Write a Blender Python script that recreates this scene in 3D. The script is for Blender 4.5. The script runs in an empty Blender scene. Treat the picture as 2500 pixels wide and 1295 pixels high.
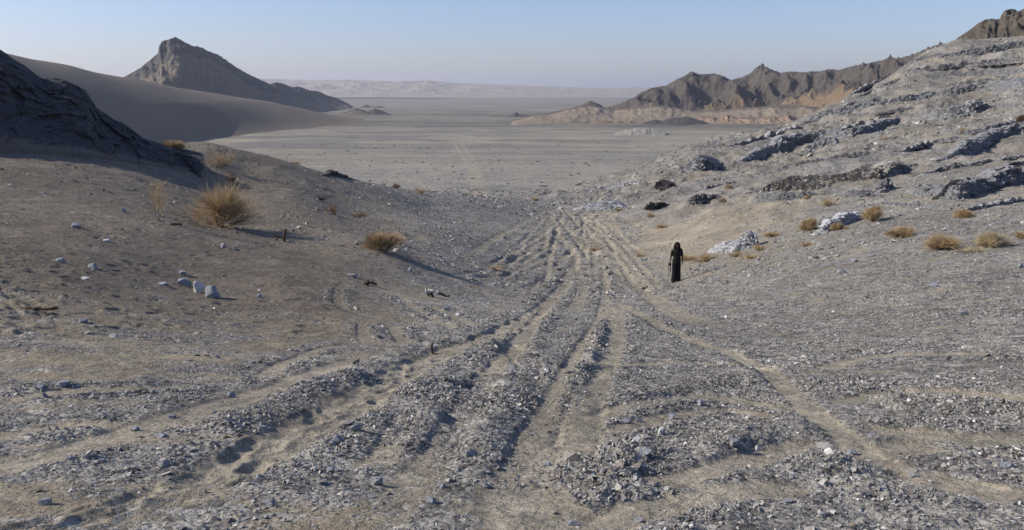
import bpy, bmesh, math, random
import numpy as np
from mathutils import Vector, Matrix

SC = bpy.context.scene
COL = SC.collection
R = math.radians
random.seed(7)
RS = np.random.RandomState(11)

# ------------------------------------------------------------------ camera, sky, sun, exposure
CAMZ = 26.0                      # the plain lies at z = 0
F = 2080.0                       # focal length in pixels of the 2500 px wide photograph
PITCH = R(11.5)
cam_d = bpy.data.cameras.new('camera')
cam = bpy.data.objects.new('camera', cam_d); COL.objects.link(cam)
cam.location = (0, 0, CAMZ); cam.rotation_euler = (R(90) - PITCH, 0, 0)
cam_d.sensor_width = 36; cam_d.lens = 36 * F / 2500
cam_d.clip_start = 0.1; cam_d.clip_end = 60000
SC.camera = cam

SUN_EL, SUN_AZ = 31.0, 1.0      # sun on the left, AZ degrees beyond square-left
world = bpy.data.worlds.new('World'); SC.world = world; world.use_nodes = True
wn = world.node_tree.nodes; wl = world.node_tree.links
sky = wn.new('ShaderNodeTexSky'); sky.sky_type = 'NISHITA'; sky.sun_disc = False
sky.sun_elevation = R(SUN_EL); sky.sun_rotation = R(-(90 - SUN_AZ))
sky.air_density = 1.0; sky.dust_density = 0.9; sky.ozone_density = 3.5; sky.altitude = 300
_tm = wn.new('ShaderNodeMix'); _tm.data_type = 'RGBA'; _tm.blend_type = 'MULTIPLY'; _tm.inputs[0].default_value = 1; _tm.inputs[7].default_value = (.75, .725, .855, 1)
wl.new(sky.outputs[0], _tm.inputs[6]); wl.new(_tm.outputs[2], wn['Background'].inputs[0]); wn['Background'].inputs[1].default_value = 0.09

sd = bpy.data.lights.new('sun', 'SUN'); sd.energy = 2.8; sd.angle = R(0.53); sd.color = (1.0, 0.915, 0.79)
sun = bpy.data.objects.new('sun', sd); COL.objects.link(sun)
ldir = Vector((math.cos(R(SUN_EL)) * math.cos(R(SUN_AZ)), -math.cos(R(SUN_EL)) * math.sin(R(SUN_AZ)), -math.sin(R(SUN_EL))))
sun.rotation_euler = ldir.to_track_quat('-Z', 'Y').to_euler(); sun.location = (-60, 40, 80)
vs = SC.view_settings
vs.view_transform = 'Standard'; vs.look = 'None'; vs.gamma = 1; vs.use_curve_mapping = False; vs.exposure = 0.97

# ------------------------------------------------------------------ numpy noise
_p = np.random.RandomState(3).permutation(256).astype(np.int64)
_g = np.random.RandomState(5).normal(size=(256, 3)); _g /= np.linalg.norm(_g, axis=1)[:, None]
_a = np.random.RandomState(6).rand(256) * 2 * np.pi
_g2 = np.stack([np.cos(_a), np.sin(_a)], 1)
def _fade(t): return t * t * t * (t * (t * 6 - 15) + 10)
def pn2(x, y, s=0):
    x = np.asarray(x, float); y = np.asarray(y, float)
    xi = np.floor(x).astype(np.int64); yi = np.floor(y).astype(np.int64)
    xf = x - xi; yf = y - yi; u = _fade(xf); v = _fade(yf); r = []
    for dx in (0, 1):
        for dy in (0, 1):
            g = _g2[_p[(_p[(xi + dx + s * 17) & 255] + yi + dy) & 255]]
            r.append(g[..., 0] * (xf - dx) + g[..., 1] * (yf - dy))
    a = r[0] + (r[1] - r[0]) * v; b = r[2] + (r[3] - r[2]) * v
    return (a + (b - a) * u) * 1.5
def fbm2(x, y, o=4, s=0, lac=2.03, gain=.5):
    t = 0; A = 1
    for k in range(o):
        t = t + A * pn2(x, y, s + k); A *= gain; x = x * lac; y = y * lac
    return t
def ridged2(x, y, o=4, s=0, gain=.5):
    t = 0; A = 1; w = 1
    for k in range(o):
        n = 1 - np.abs(pn2(x, y, s + k)); n = n * n * w; w = np.clip(n * 1.6, 0, 1)
        t = t + A * n; A *= gain; x = x * 2.07; y = y * 2.07
    return t
def pn3(x, y, z, s=0):
    xi = np.floor(x).astype(np.int64); yi = np.floor(y).astype(np.int64); zi = np.floor(z).astype(np.int64)
    xf = x - xi; yf = y - yi; zf = z - zi; u = _fade(xf); v = _fade(yf); w = _fade(zf); t = 0
    for dx in (0, 1):
        wx = u if dx else 1 - u
        for dy in (0, 1):
            wy = v if dy else 1 - v
            for dz in (0, 1):
                wz = w if dz else 1 - w
                g = _g[_p[(_p[(_p[(xi + dx + s * 31) & 255] + yi + dy) & 255] + zi + dz) & 255]]
                t = t + wx * wy * wz * (g[..., 0] * (xf - dx) + g[..., 1] * (yf - dy) + g[..., 2] * (zf - dz))
    return t * 1.6
_c3 = np.random.RandomState(9).rand(256, 4)
def vor3(x, y, z, s=0):
    """cellular noise: random value of the nearest cell and the crack distance F2-F1"""
    xi = np.floor(x).astype(np.int64); yi = np.floor(y).astype(np.int64); zi = np.floor(z).astype(np.int64)
    f1 = np.full(x.shape, 9.0); f2 = np.full(x.shape, 9.0); c = np.zeros(x.shape)
    for dx in (-1, 0, 1):
        for dy in (-1, 0, 1):
            for dz in (-1, 0, 1):
                h = _p[(_p[(_p[(xi + dx + s * 13) & 255] + yi + dy) & 255] + zi + dz) & 255]
                q = _c3[h]
                d = (xi + dx + q[..., 0] - x) ** 2 + (yi + dy + q[..., 1] - y) ** 2 + (zi + dz + q[..., 2] - z) ** 2
                n = d < f1
                f2 = np.where(n, f1, np.minimum(f2, d)); c = np.where(n, q[..., 3], c); f1 = np.where(n, d, f1)
    return c, np.sqrt(f2) - np.sqrt(f1)
def sstep(a, b, x):
    t = np.clip((x - a) / (b - a), 0, 1); return t * t * (3 - 2 * t)

# ------------------------------------------------------------------ photograph geometry -> world
CP, SP = math.cos(PITCH), math.sin(PITCH)
def slope_of(v):                       # height gained per metre of forward distance on pixel row v
    y = -(np.asarray(v, float) - 647.5) / F
    return (-SP + y * CP) / (CP + y * SP)
def tx_of(u, v):                       # sideways metres per metre of forward distance
    y = -(np.asarray(v, float) - 647.5) / F
    return (np.asarray(u, float) - 1250) / F / (CP + y * SP)

class TPS:
    def __init__(s, pts, vals, lam=0.0):
        s.p = np.array(pts, float); n = len(pts)
        K = s.k(s.p, s.p) + lam * np.eye(n); P = np.hstack([np.ones((n, 1)), s.p])
        A = np.zeros((n + 3, n + 3)); A[:n, :n] = K; A[:n, n:] = P; A[n:, :n] = P.T
        s.w = np.linalg.solve(A, np.concatenate([vals, np.zeros(3)]))
    def k(s, a, b):
        d2 = ((a[:, None, :] - b[None, :, :]) ** 2).sum(-1) + 1e-12
        return 0.5 * d2 * np.log(d2)
    def __call__(s, x, y):
        x = np.asarray(x, float); sh = x.shape; q = np.stack([x.ravel(), np.asarray(y, float).ravel()], 1)
        o = np.empty(len(q)); n = len(s.p)
        for i in range(0, len(q), 40000):
            b = q[i:i + 40000]
            o[i:i + 40000] = s.k(b, s.p) @ s.w[:n] + s.w[n] + b @ s.w[n + 1:]
        return o.reshape(sh)

_pY = np.array([.6, 1.2, 3, 5, 10, 15, 25, 36, 45, 60, 80, 95, 110, 150, 200, 260, 20000.])
_pZ = np.array([-1.58, -1.64, -1.96, -2.33, -3.25, -4.18, -6.05, -8.05, -9.1, -10.4, -11.9, -12.95, -14.3, -18.5, -23, -26, -26.])
_ly = np.linspace(math.log(.6), math.log(20000), 6000)
_lz = np.interp(np.exp(_ly), _pY, _pZ)
_k = np.exp(-np.linspace(-2.2, 2.2, 121) ** 2); _k /= _k.sum()
_lz = np.convolve(np.pad(_lz, 60, mode='edge'), _k, 'valid')
def prof(Y): return np.interp(np.log(Y), _ly, _lz)

CT = [  # (u, v, Y): what the photograph shows, at its distance
 (0,1295,3.8),(0,1000,6.9),(100,900,8.3),(0,800,10.6),(200,785,11.6),(0,650,15.5),(480,705,18),(200,600,19.5),(0,520,24),(200,480,29),(400,560,25),(300,425,37),
 (-300,520,20),(-300,400,28),(0,385,34),(490,432,44),(540,555,30),(700,590,28.5),(700,480,42),(930,605,29),(850,520,45),(1050,560,46),(1250,560,62),(1050,515,62),
 (800,800,14),(700,680,20),(1000,700,24),(1100,640,35),(600,430,47),
 (1350,509,94),(1200,489,86),(1050,472,76),(930,452,69),(850,435,63),(720,401,56),(640,379,53),(520,356,50),(470,352,53),(420,358,49),(340,358,46),(200,335,46),
 (1250,1295,3.85),(1250,1160,4.9),(1250,1000,7),(1250,800,14.6),(1250,705,30),(1400,600,54),(1400,550,72),
 (2500,1295,3.9),(2500,1000,6.9),(2500,800,12.2),(2500,700,17),(2500,600,24.5),(2500,500,36),(2500,400,52),(2500,300,72),(2500,200,98),(2500,130,122),(2500,88,142),(2800,120,110),(2800,0,135),
 (2350,100,141),(2250,137,138),(2200,175,136),(2100,228,132),(2020,262,131),(1950,292,130),(1830,318,127),(1700,352,125),(1600,388,123),(1500,430,118),(1400,457,112),(1290,485,102),
 (1650,688,36),(1600,560,61),(1450,502,90),(1600,480,78),(1700,420,90),(1750,500,63),(1900,550,46),(1800,612,40),(2000,620,30),(2300,600,26),(2130,530,38),(1720,628,42),
 (2000,470,55),(2200,400,64),(2000,380,82),(1850,380,98),(2200,320,88),(2200,235,116),(2000,310,116),(2350,160,126),(2400,250,102),
 (2000,750,18.5),(2000,900,10),(1650,750,21.5),(2250,680,20),(1800,1150,5),
]
pp, vv = [], []
for u, v, Y in CT:
    pp.append((2.2 * float(tx_of(u, v)), math.log(Y))); vv.append(float(slope_of(v)) - float(prof(Y)) / Y)
for tx, Y, z in [(-.6,75,-9),(-.45,80,-10),(-.42,60,-5.6),(-.37,62,-6.2),(-.32,66,-7),(-.28,70,-7.6),(-.33,78,-9.5),(-.25,85,-12),(-.15,100,-12.6),(-.1,95,-11.1),(-.1,140,-16),(-.06,115,-14.0),(-.6,120,-17),(-.4,120,-18),(-.3,120,-19),(-.2,140,-20),
                 (.02,150,-17.6),(-.03,190,-21.2),(.08,165,-21),(.15,170,-20),(.22,172,-19),(.3,175,-18),(.4,190,-15),(.5,200,-10),(.6,200,-5),(.75,200,0),(.1,230,-25.5),(.3,240,-25),(.5,260,-23),
                 (-.6,200,-25),(-.3,200,-25),(0,230,-25),(0,300,-26),(-.6,300,-26),(.6,320,-26)]:
    pp.append((2.2 * tx, math.log(Y))); vv.append(z / Y - float(prof(Y)) / Y)
_tps = TPS(pp, np.array(vv), 2e-4)
def base_h(X, Y):
    tx = X / Y
    r = _tps(2.2 * np.clip(tx, -.8, .8), np.log(Y)) * (1 - sstep(215, 300, Y)) * sstep(.8, 3.0, Y)
    return CAMZ + prof(Y) + r * Y

_hY = np.exp(np.linspace(math.log(2.2), math.log(9000), 2600))
def hit0(u, v):
    s = float(slope_of(v)); tx = float(tx_of(u, v))
    h = base_h(tx * _hY, _hY); z = CAMZ + s * _hY
    k = np.argmax(z < h)
    Y = _hY[k]
    if k > 0:
        a, b = z[k - 1] - h[k - 1], z[k] - h[k]; Y = _hY[k - 1] + (_hY[k] - _hY[k - 1]) * a / (a - b)
    return np.array((tx * Y, Y))

# ------------------------------------------------------------------ ground grid
rows = [1.3]
while rows[-1] < 15000:
    y = rows[-1]; rows.append(y * (1 + (.0036 if y < 70 else .0045 if y < 300 else .02)))
GY = np.array(rows)
ctx = np.linspace(-.74, .74, 1000)
side = .74 + np.cumsum(np.geomspace(.01, .45, 18))
GT = np.concatenate([-side[::-1], ctx, side])
TT, YY = np.meshgrid(GT, GY); XX = TT * YY
ZZ = base_h(XX, YY)
NR, NC = YY.shape

def catmull(P, n=6):
    P = np.array(P, float); out = []
    for i in range(len(P) - 1):
        a = P[max(i - 1, 0)]; b = P[i]; c = P[i + 1]; d = P[min(i + 2, len(P) - 1)]
        for t in np.arange(n) / n:
            out.append(.5 * ((2 * b) + (c - a) * t + (2 * a - 5 * b + 4 * c - d) * t * t + (3 * b - a - 3 * c + d) * t ** 3))
    out.append(P[-1]); return np.array(out)

def stamp(P, rad):
    """distance to a world polyline and arc position, for grid points nearer than rad"""
    D = {}
    seg = np.linalg.norm(np.diff(P, axis=0), axis=1); arc = np.concatenate([[0], np.cumsum(seg)])
    dist = np.full(YY.shape, 1e9, np.float32); sarc = np.zeros(YY.shape, np.float32); sgn = np.zeros(YY.shape, np.float32)
    for i in range(len(P) - 1):
        a, b = P[i], P[i + 1]
        y0, y1 = min(a[1], b[1]) - rad, max(a[1], b[1]) + rad
        i0, i1 = np.searchsorted(GY, [max(y0, 1.3), max(y1, 1.4)])
        if i1 <= i0: continue
        xs = [min(a[0], b[0]) - rad, max(a[0], b[0]) + rad]; ys = [max(y0, 1.3), max(y1, 1.4)]
        ts = [x / y for x in xs for y in ys]
        j0, j1 = np.searchsorted(GT, [min(ts), max(ts)])
        if j1 <= j0: continue
        X = XX[i0:i1, j0:j1]; Y = YY[i0:i1, j0:j1]; ab = b - a; L = max(ab @ ab, 1e-9)
        t = np.clip(((X - a[0]) * ab[0] + (Y - a[1]) * ab[1]) / L, 0, 1)
        d = np.hypot(X - a[0] - t * ab[0], Y - a[1] - t * ab[1])
        cur = dist[i0:i1, j0:j1]; n = d < cur
        cur[n] = d[n]; sarc[i0:i1, j0:j1][n] = (arc[i] + t * seg[i])[n]
        sgn[i0:i1, j0:j1][n] = np.sign(ab[0] * (Y - a[1]) - ab[1] * (X - a[0]))[n]
    return dist, sarc, sgn, arc[-1]

near = YY < 130
LN = np.log(YY)
sand = np.zeros(YY.shape); berm = np.zeros(YY.shape); dz = np.zeros(YY.shape)
nzb = fbm2(XX * .8, YY * .35, 3, 5); nz1 = fbm2(XX * 1.3, YY * 1.3, 3, 1); nz2 = pn2(XX * 5, YY * 5, 8)
def rut(px, w=.3, depth=.06, bm=1.0, bh=.05, fade=.08, sandy=1.0, wob=.2):
    P = catmull([hit0(u, v) for u, v in px])
    d, s, sg, L = stamp(P, w * 5)
    m = d < 1e8
    if not m.any(): return P
    dd = d[m] * (1 + wob * nz1[m] * .6 + wob * nz2[m] * .35)
    e = sstep(0, fade * L, s[m]) * sstep(0, fade * L, L - s[m])
    core = 1 - sstep(w * .42, w * .72, dd)
    bb = np.exp(-((dd - w * 1.25) / (w * .55)) ** 2) * bm * (.6 + .8 * (nz1[m] > -.1))
    yf = sstep(34, 10, YY[m]); core = core * (.82 + .18 * yf); bb = bb * (.5 + .5 * yf); brk = np.clip(.85 + 1.0 * nzb[m], .3, 1)
    sand[m] = np.maximum(sand[m], core * e * sandy * (brk * (1 - yf) + yf))
    berm[m] = np.maximum(berm[m], bb * e)
    dz[m] += (-.55 * depth * core + .36 * bh * np.exp(-((dd - w * 1.2) / (w * .5)) ** 2) * (.55 + .7 * nz1[m])) * e
    return P
A_px = [(1340,512),(1352,545),(1368,585),(1398,618),(1402,640),(1380,690),(1338,738),(1275,785),(1180,826),(1060,868),(940,935),(860,985),(740,1050),(600,1125),(450,1195),(300,1255),(120,1300)]
PA = rut(A_px, .42, .09, 1.0, .11, .02)
rut([(900,868),(760,915),(620,962),(450,1010),(230,1080),(0,1140),(-200,1190)], .34, .04, .6, .05)
rut([(1378,512),(1405,545),(1440,600),(1468,650),(1476,720),(1466,785),(1428,850),(1400,905),(1345,1000),(1300,1085),(1255,1180),(1190,1300)], .27, .05, 1.0, .07, .02)
rut([(1505,745),(1500,820),(1468,900),(1432,985),(1412,1090),(1385,1190),(1350,1300)], .30, .05, .8, .04)
rut([(1335,745),(1295,800),(1250,855),(1205,905),(1150,985),(1095,1080),(1010,1180),(900,1290)], .26, .05, .9, .09)
rut([(1335,1300),(1300,1240),(1270,1180)], .5, .03, .3, .02)
rut([(1218,838),(1250,850),(1276,872),(1290,905),(1285,950)], .3, .05, .8, .06)
rut([(1490,735),(1600,790),(1700,835),(1790,868),(1870,905),(1925,955),(1980,1005),(2080,1080),(2200,1180),(2300,1290)], .22, .04, .55, .05)
rut([(1405,930),(1500,897),(1640,886),(1800,890),(1930,905)], .2, .04, .9, .06)
rut([(1450,1020),(1560,985),(1700,968),(1850,985),(1960,1010)], .26, .04, .9, .07)
rut([(1480,1060),(1600,1025),(1750,1000),(1900,1020)], .2, .03, .5, .04)
rut([(1560,1190),(1680,1160),(1800,1130),(1950,1090),(2100,1100),(2300,1080)], .3, .05, .6, .06)
rut([(2000,900),(2150,870),(2300,865),(2500,858)], .3, .04, .9, .06)
rut([(2020,985),(2200,955),(2350,960),(2520,980)], .34, .05, .9, .08)
rut([(2100,1050),(2250,1060),(2400,1075),(2560,1060)], .34, .05, .9, .08)
rut([(1450,1290),(1600,1235),(1800,1200),(2000,1190)], .26, .04, .7, .06)
rut([(2100,1180),(2250,1170),(2500,1215)], .28, .04, .7, .06)
for q in ([(848,684),(826,710),(828,745),(870,765),(940,778),(990,775)], [(884,785),(886,812),(896,838)], [(948,785),(968,812),(990,840)], [(975,722),(1010,752),(1060,780),(1115,805)], [(1040,745),(1090,765),(1140,790),(1175,806)],
          [(640,925),(700,880),(800,850),(900,840)], [(0,985),(150,955),(330,950),(480,940)], [(0,1065),(120,1045),(300,1035)], [(1000,1010),(960,1080),(900,1150)]):
    rut(q, .2, .035, .8, .05, .15)
# the fan of old wheel tracks beyond the person
for k, q in enumerate(([(1398,512),(1440,550),(1490,600),(1540,650)], [(1420,512),(1480,545),(1520,585),(1530,620)], [(1365,512),(1372,540),(1410,590),(1450,640),(1470,700)], [(1345,512),(1300,560),(1250,640),(1230,700)],
          [(1335,515),(1250,560),(1180,600),(1150,620)], [(1450,515),(1520,530),(1600,570)], [(1340,530),(1330,600),(1335,640)], [(1410,640),(1420,700),(1400,760)], [(1500,640),(1560,700),(1640,760),(1760,800)], [(1450,600),(1540,605),(1640,600)], [(1455,612),(1550,618),(1660,615)],
          [(1280,487),(1262,492),(1290,502),(1345,512)], [(1345,520),(1395,575),(1425,625),(1440,690)], [(1430,520),(1470,560),(1500,640)])):
    rut(q, .28 + .12 * (k % 3), .05, .6, .07, .08, .8)
dz += -.17 * np.exp(-((XX - 8.6) / 2.4) ** 2 - ((YY - 33.4) / 1.6) ** 2) + .12 * np.exp(-((XX - 8.4) / 1.8) ** 2 - ((YY - 37.5) / .9) ** 2)
_rt = np.random.RandomState(21)
for k in range(26):
    u0 = _rt.uniform(1335, 1500); u1 = 1060 + k * 27 + _rt.uniform(-20, 20); v1 = _rt.uniform(620, 735); um = u0 + (u1 - u0) * _rt.uniform(.25, .5); vm = 520 + (v1 - 520) * _rt.uniform(.35, .6)
    rut([(u0, 516), (um, vm), (u1, v1)], _rt.uniform(.2, .34), .05, .5, .06, .12, _rt.uniform(.55, .95))
for q in ([(1098,340),(1122,368),(1140,400),(1152,430),(1160,458),(1180,478)], [(1112,340),(1140,368),(1158,400),(1170,430),(1180,460)], [(1200,485),(1150,470),(1000,440),(900,428),(860,424)]):
    rut(q, 1.6, .06, 0, .0, .05, .9)
# gravel heaps
def heap(px, w, h, dens=1.0):
    P = catmull([hit0(u, v) for u, v in px]); d, s, sg, L = stamp(P, w * 3); m = d < 1e8
    e = sstep(0, .25 * L, s[m]) * sstep(0, .25 * L, L - s[m])
    g = np.exp(-(d[m] * (1 + .3 * nz1[m]) / w) ** 2) * e
    dz[m] += .42 * h * g * (1 + .4 * nz1[m] + .25 * nz2[m]); berm[m] = np.maximum(berm[m], dens * g * 1.3); sand[m] *= (1 - .9 * np.clip(g * 1.5, 0, 1))
heap([(1380,1190),(1480,1140),(1560,1105),(1640,1090)], .22, .14, 1.6)
heap([(1650,1100),(1750,1090),(1850,1060),(2000,1035)], .22, .16, 1.6)
heap([(1480,985),(1600,955),(1750,935),(1900,945)], .3, .08)
heap([(1950,950),(2080,930),(2200,935)], .3, .10)
heap([(2150,1000),(2260,990),(2370,1020)], .4, .16)
heap([(1940,1100),(2060,1150),(2180,1250)], .3, .08)
heap([(960,1130),(1060,1000),(1140,900)], .35, .10)
heap([(1330,840),(1230,980),(1130,1130),(1040,1240)], .25, .08)
heap([(700,980),(800,950),(900,915)], .35, .14)
heap([(500,1060),(620,1020),(740,990)], .25, .08)
heap([(1478,770),(1452,850),(1415,930),(1372,1020),(1335,1110)], .12, .16, 1.5)
heap([(2430,1010),(2500,1010),(2600,1030)], .3, .14)
# footprints
def prints(centres, rx, ry, dep, rim=.5, jitter=.0):
    for (x, y, a) in centres:
        if y < 1.6: continue
        r = 2.6 * max(rx, ry)
        i0, i1 = np.searchsorted(GY, [max(y - r, 1.3), y + r]); ts = [(x + sx * r) / (y + sy * r) for sx in (-1, 1) for sy in (-.7, 1)]
        j0, j1 = np.searchsorted(GT, [min(ts), max(ts)])
        X = XX[i0:i1, j0:j1] - x; Y = YY[i0:i1, j0:j1] - y
        c, s = math.cos(a), math.sin(a); p = (X * c + Y * s) / rx; q = (-X * s + Y * c) / ry
        k1 = random.uniform(.75, 1.3); k2 = random.uniform(.2, .85); rr = np.sqrt((p / k1) ** 2 + q * q + .5 * p * q * random.uniform(-1, 1)) * (1 + .35 * nz2[i0:i1, j0:j1] + .35 * nz1[i0:i1, j0:j1])
        dz[i0:i1, j0:j1] += k2 * (-dep * (1 - sstep(.2, 1.15, rr)) + rim * dep * np.exp(-((rr - 1.3) / .35) ** 2))
def along(P, step, side_w, y0=0, y1=1e9):
    seg = np.linalg.norm(np.diff(P, axis=0), axis=1); arc = np.concatenate([[0], np.cumsum(seg)]); out = []; k = 0; s = 0.0
    while s < arc[-1]:
        x = np.interp(s, arc, P[:, 0]); y = np.interp(s, arc, P[:, 1]); x2 = np.interp(s + .1, arc, P[:, 0]); y2 = np.interp(s + .1, arc, P[:, 1])
        a = math.atan2(y2 - y, x2 - x); o = side_w * (1 if k % 2 else -1) * random.uniform(.6, 1.3)
        if y0 < y < y1: out.append((x - math.sin(a) * o, y + math.cos(a) * o, a + random.uniform(-.25, .25)))
        s += step * random.uniform(.75, 1.25); k += 1
    return out
prints(along(PA, .30, .14, 0, 24), .16, .08, .017, .9)
prints(along(PA, .45, .06, 0, 16), .20, .09, .015, 1.0)
prints(along(PA, .75, .2, 0, 14), .10, .06, .022, .8)
PC = catmull([hit0(u, v) for u, v in [(1195,905),(1145,985),(1090,1080)]]); prints(along(PC, .42, .03), .06, .05, .03, .4)
for q in ([(-50,760),(120,770),(300,765),(480,750),(640,742),(800,720)], [(-50,700),(80,690),(250,660),(450,640),(640,600),(900,560)], [(-50,640),(150,610),(330,560),(480,520)], [(-60,800),(160,800),(380,790)],
          [(690,470),(730,480),(722,510),(690,540),(620,560)], [(620,520),(700,560),(820,585)], [(850,540),(900,550),(960,575),(880,600)], [(960,540),(1080,545),(1180,530)], [(840,470),(900,520),(870,560)], [(760,600),(900,590),(1010,560),(1100,560)]):
    PQ = catmull([hit0(u, v) for u, v in q]); prints(along(PQ, .5, .16), .17, .10, .045, .5)
rp = [];
for _ in range(420):
    u = -60 + 980 * random.random() ** 1.7; v = random.uniform(520, 830); x, y = hit0(u, v); rp.append((x, y, random.uniform(-.5, .5)))
prints(rp, .2, .1, .036, .6)

# ground cover: where the gravel lies (1) and where the sand is bare (0)
U = 1250 + F * TT * (CP + 0)          # rough photo column of a grid point
rightg = sstep(.02, .10, TT)
wv = fbm2(XX * .55 + 9, YY * 1.1, 3, 21); wv2 = fbm2(XX * 1.6, YY * 3.2 + 4, 3, 31)
g_lo = .54 + .42 * wv + .30 * wv2
left = sstep(-.02, -.22, TT + .012 * LN)            # the left side is sandier
g_lo = g_lo - .24 * left * sstep(9, 16, YY) - .20 * left
g_lo = g_lo + .16 * rightg * sstep(40, 25, YY) + .06 * sstep(20, 8, YY)
midright = np.exp(-((TT - .22) / .09) ** 2 - ((LN - math.log(55)) / .22) ** 2)
g_lo = g_lo - .55 * midright
grav = np.clip(g_lo, 0, 1) * (1 - sand) + np.clip(berm, 0, 1.4) * .62 * (1 - sand)
grav = np.clip(grav, 0, 1.3)
# hillside region mask: right of its foot line
foot_px = [(1235,480),(1290,492),(1400,513),(1500,535),(1640,572),(1760,610),(1860,640),(1980,690),(2120,760),(2300,850),(2520,930)]
FP = np.array([hit0(u, v) for u, v in foot_px]); FP = FP[np.argsort(FP[:, 1])]
fx = np.interp(YY, FP[:, 1], FP[:, 0]); fx = np.where(YY < FP[0, 1], FP[0, 0] + (FP[0, 1] - YY) * 2.5, fx)
hill_in = (XX > fx + .35 * nz1) & (YY > FP[0, 1] - 1) & (YY < 235)
hs = sstep(0, 6, XX - fx) * (YY > FP[0, 1] - 2) * sstep(240, 200, YY)
rough = .5 * fbm2(XX * .12, YY * .12, 4, 41) + .25 * ridged2(XX * .35, YY * .2, 3, 47)
ZZ += hs * sstep(25, 70, YY) * (rough - .2) * .9
# rock strata: low steps that follow the slope
_lv = (ZZ + .10 * XX) / 1.9 + .9 * fbm2(XX * .035, YY * .035, 3, 141) + .25 * fbm2(XX * .25, YY * .25, 3, 145)
_fr = _lv - np.floor(_lv); _st = sstep(.55, .95, _fr) - _fr
_bm = hs * sstep(48, 75, YY) * np.clip(.55 + 1.3 * fbm2(XX * .06, YY * .06, 2, 149), 0, 1)
ZZ += _st * .85 * _bm + _bm * .16 * (ridged2(XX * .9, YY * .9, 3, 151) - .8)
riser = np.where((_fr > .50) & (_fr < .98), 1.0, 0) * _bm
# fine relief everywhere near
fine = .035 * fbm2(XX * .9, YY * .9, 2, 51) * sstep(3, 12, YY) + .018 * nz2 * (.3 + .7 * np.clip(grav, 0, 1))
fine += .010 * pn2(XX * 16, YY * 16, 61) * np.clip(grav, .15, 1)
ZZ += np.where(near, dz + fine, 0)
ZZ += .8 * fbm2(XX * .012, YY * .012, 3, 71) * sstep(250, 500, YY) + .16 * fbm2(XX * .08, YY * .2, 2, 75) * sstep(90, 300, YY) * sstep(3000, 900, YY)
# ripples on the left slope
ZZ += .022 * pn2(XX * 1.1 + YY * 1.2, YY * 2.6 - XX * .9, 77) * left * sstep(10, 20, YY) * sstep(80, 50, YY)

def Hz(x, y):
    x = np.asarray(x, float); y = np.asarray(y, float); t = x / y
    i = np.clip(np.searchsorted(GY, y) - 1, 0, NR - 2); j = np.clip(np.searchsorted(GT, t) - 1, 0, NC - 2)
    a = np.clip((y - GY[i]) / (GY[i + 1] - GY[i]), 0, 1); b = np.clip((t - GT[j]) / (GT[j + 1] - GT[j]), 0, 1)
    return (ZZ[i, j] * (1 - b) + ZZ[i, j + 1] * b) * (1 - a) + (ZZ[i + 1, j] * (1 - b) + ZZ[i + 1, j + 1] * b) * a
def Gsample(A, x, y):
    i = np.clip(np.searchsorted(GY, y), 0, NR - 1); j = np.clip(np.searchsorted(GT, x / y), 0, NC - 1); return A[i, j]
def hit(u, v):
    s = float(slope_of(v)); tx = float(tx_of(u, v)); h = Hz(tx * _hY, _hY); z = CAMZ + s * _hY; k = int(np.argmax(z < h)); Y = _hY[k]
    if not (z < h).any():
        k = -1; r = np.where((_hY > 25) & (_hY < 250), (h - CAMZ) / _hY, -9); Y = _hY[int(np.argmax(r))]; print('above ground', u, v, 'crest row', round(float(np.max(r)), 3), round(s, 3))
    if k > 0:
        a, b = z[k - 1] - h[k - 1], z[k] - h[k]; Y = _hY[k - 1] + (_hY[k] - _hY[k - 1]) * a / (a - b)
    return Vector((tx * Y, Y, float(Hz(tx * Y, Y))))

# ------------------------------------------------------------------ mesh helpers
def mesh_from(name, V, faces_flat, n_per, mat, attrs=None, smooth=True, parent=None):
    me = bpy.data.meshes.new(name); V = np.ascontiguousarray(V, dtype=np.float32); fl = np.ascontiguousarray(faces_flat, dtype=np.int32).ravel()
    me.vertices.add(len(V)); me.vertices.foreach_set('co', V.ravel())
    nf = len(fl) // n_per; me.loops.add(len(fl)); me.loops.foreach_set('vertex_index', fl)
    me.polygons.add(nf); me.polygons.foreach_set('loop_start', np.arange(0, len(fl), n_per, dtype=np.int32))
    me.polygons.foreach_set('loop_total', np.full(nf, n_per, np.int32))
    me.polygons.foreach_set('use_smooth', np.full(nf, smooth, bool))
    me.update(calc_edges=True)
    for k, a in (attrs or {}).items():
        at = me.attributes.new(k, 'FLOAT', 'POINT'); at.data.foreach_set('value', np.ascontiguousarray(a, dtype=np.float32).ravel())
    me.materials.append(mat)
    o = bpy.data.objects.new(name, me); COL.objects.link(o)
    if parent is not None: o.parent = parent
    return o
def grid_faces(nr, nc):
    i = np.arange(nr - 1)[:, None] * nc + np.arange(nc - 1)[None, :]
    return np.stack([i, i + 1, i + 1 + nc, i + nc], -1).reshape(-1, 4)
def grid_obj(name, X, Y, Z, mat, attrs=None, smooth=True):
    V = np.stack([X, Y, Z], -1).reshape(-1, 3)
    return mesh_from(name, V, grid_faces(*X.shape), 4, mat, {k: a.ravel() for k, a in (attrs or {}).items()}, smooth)
def structure(o, label):
    o['kind'] = 'structure'; o['label'] = label; return o
def tag(o, label, cat, group=None):
    o['label'] = label; o['category'] = cat
    if group: o['group'] = group
    return o
def empty(name, loc, rz=0):
    o = bpy.data.objects.new(name, None); COL.objects.link(o); o.location = loc; o.rotation_euler = (0, 0, rz); o.empty_display_size = .2; return o

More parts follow.
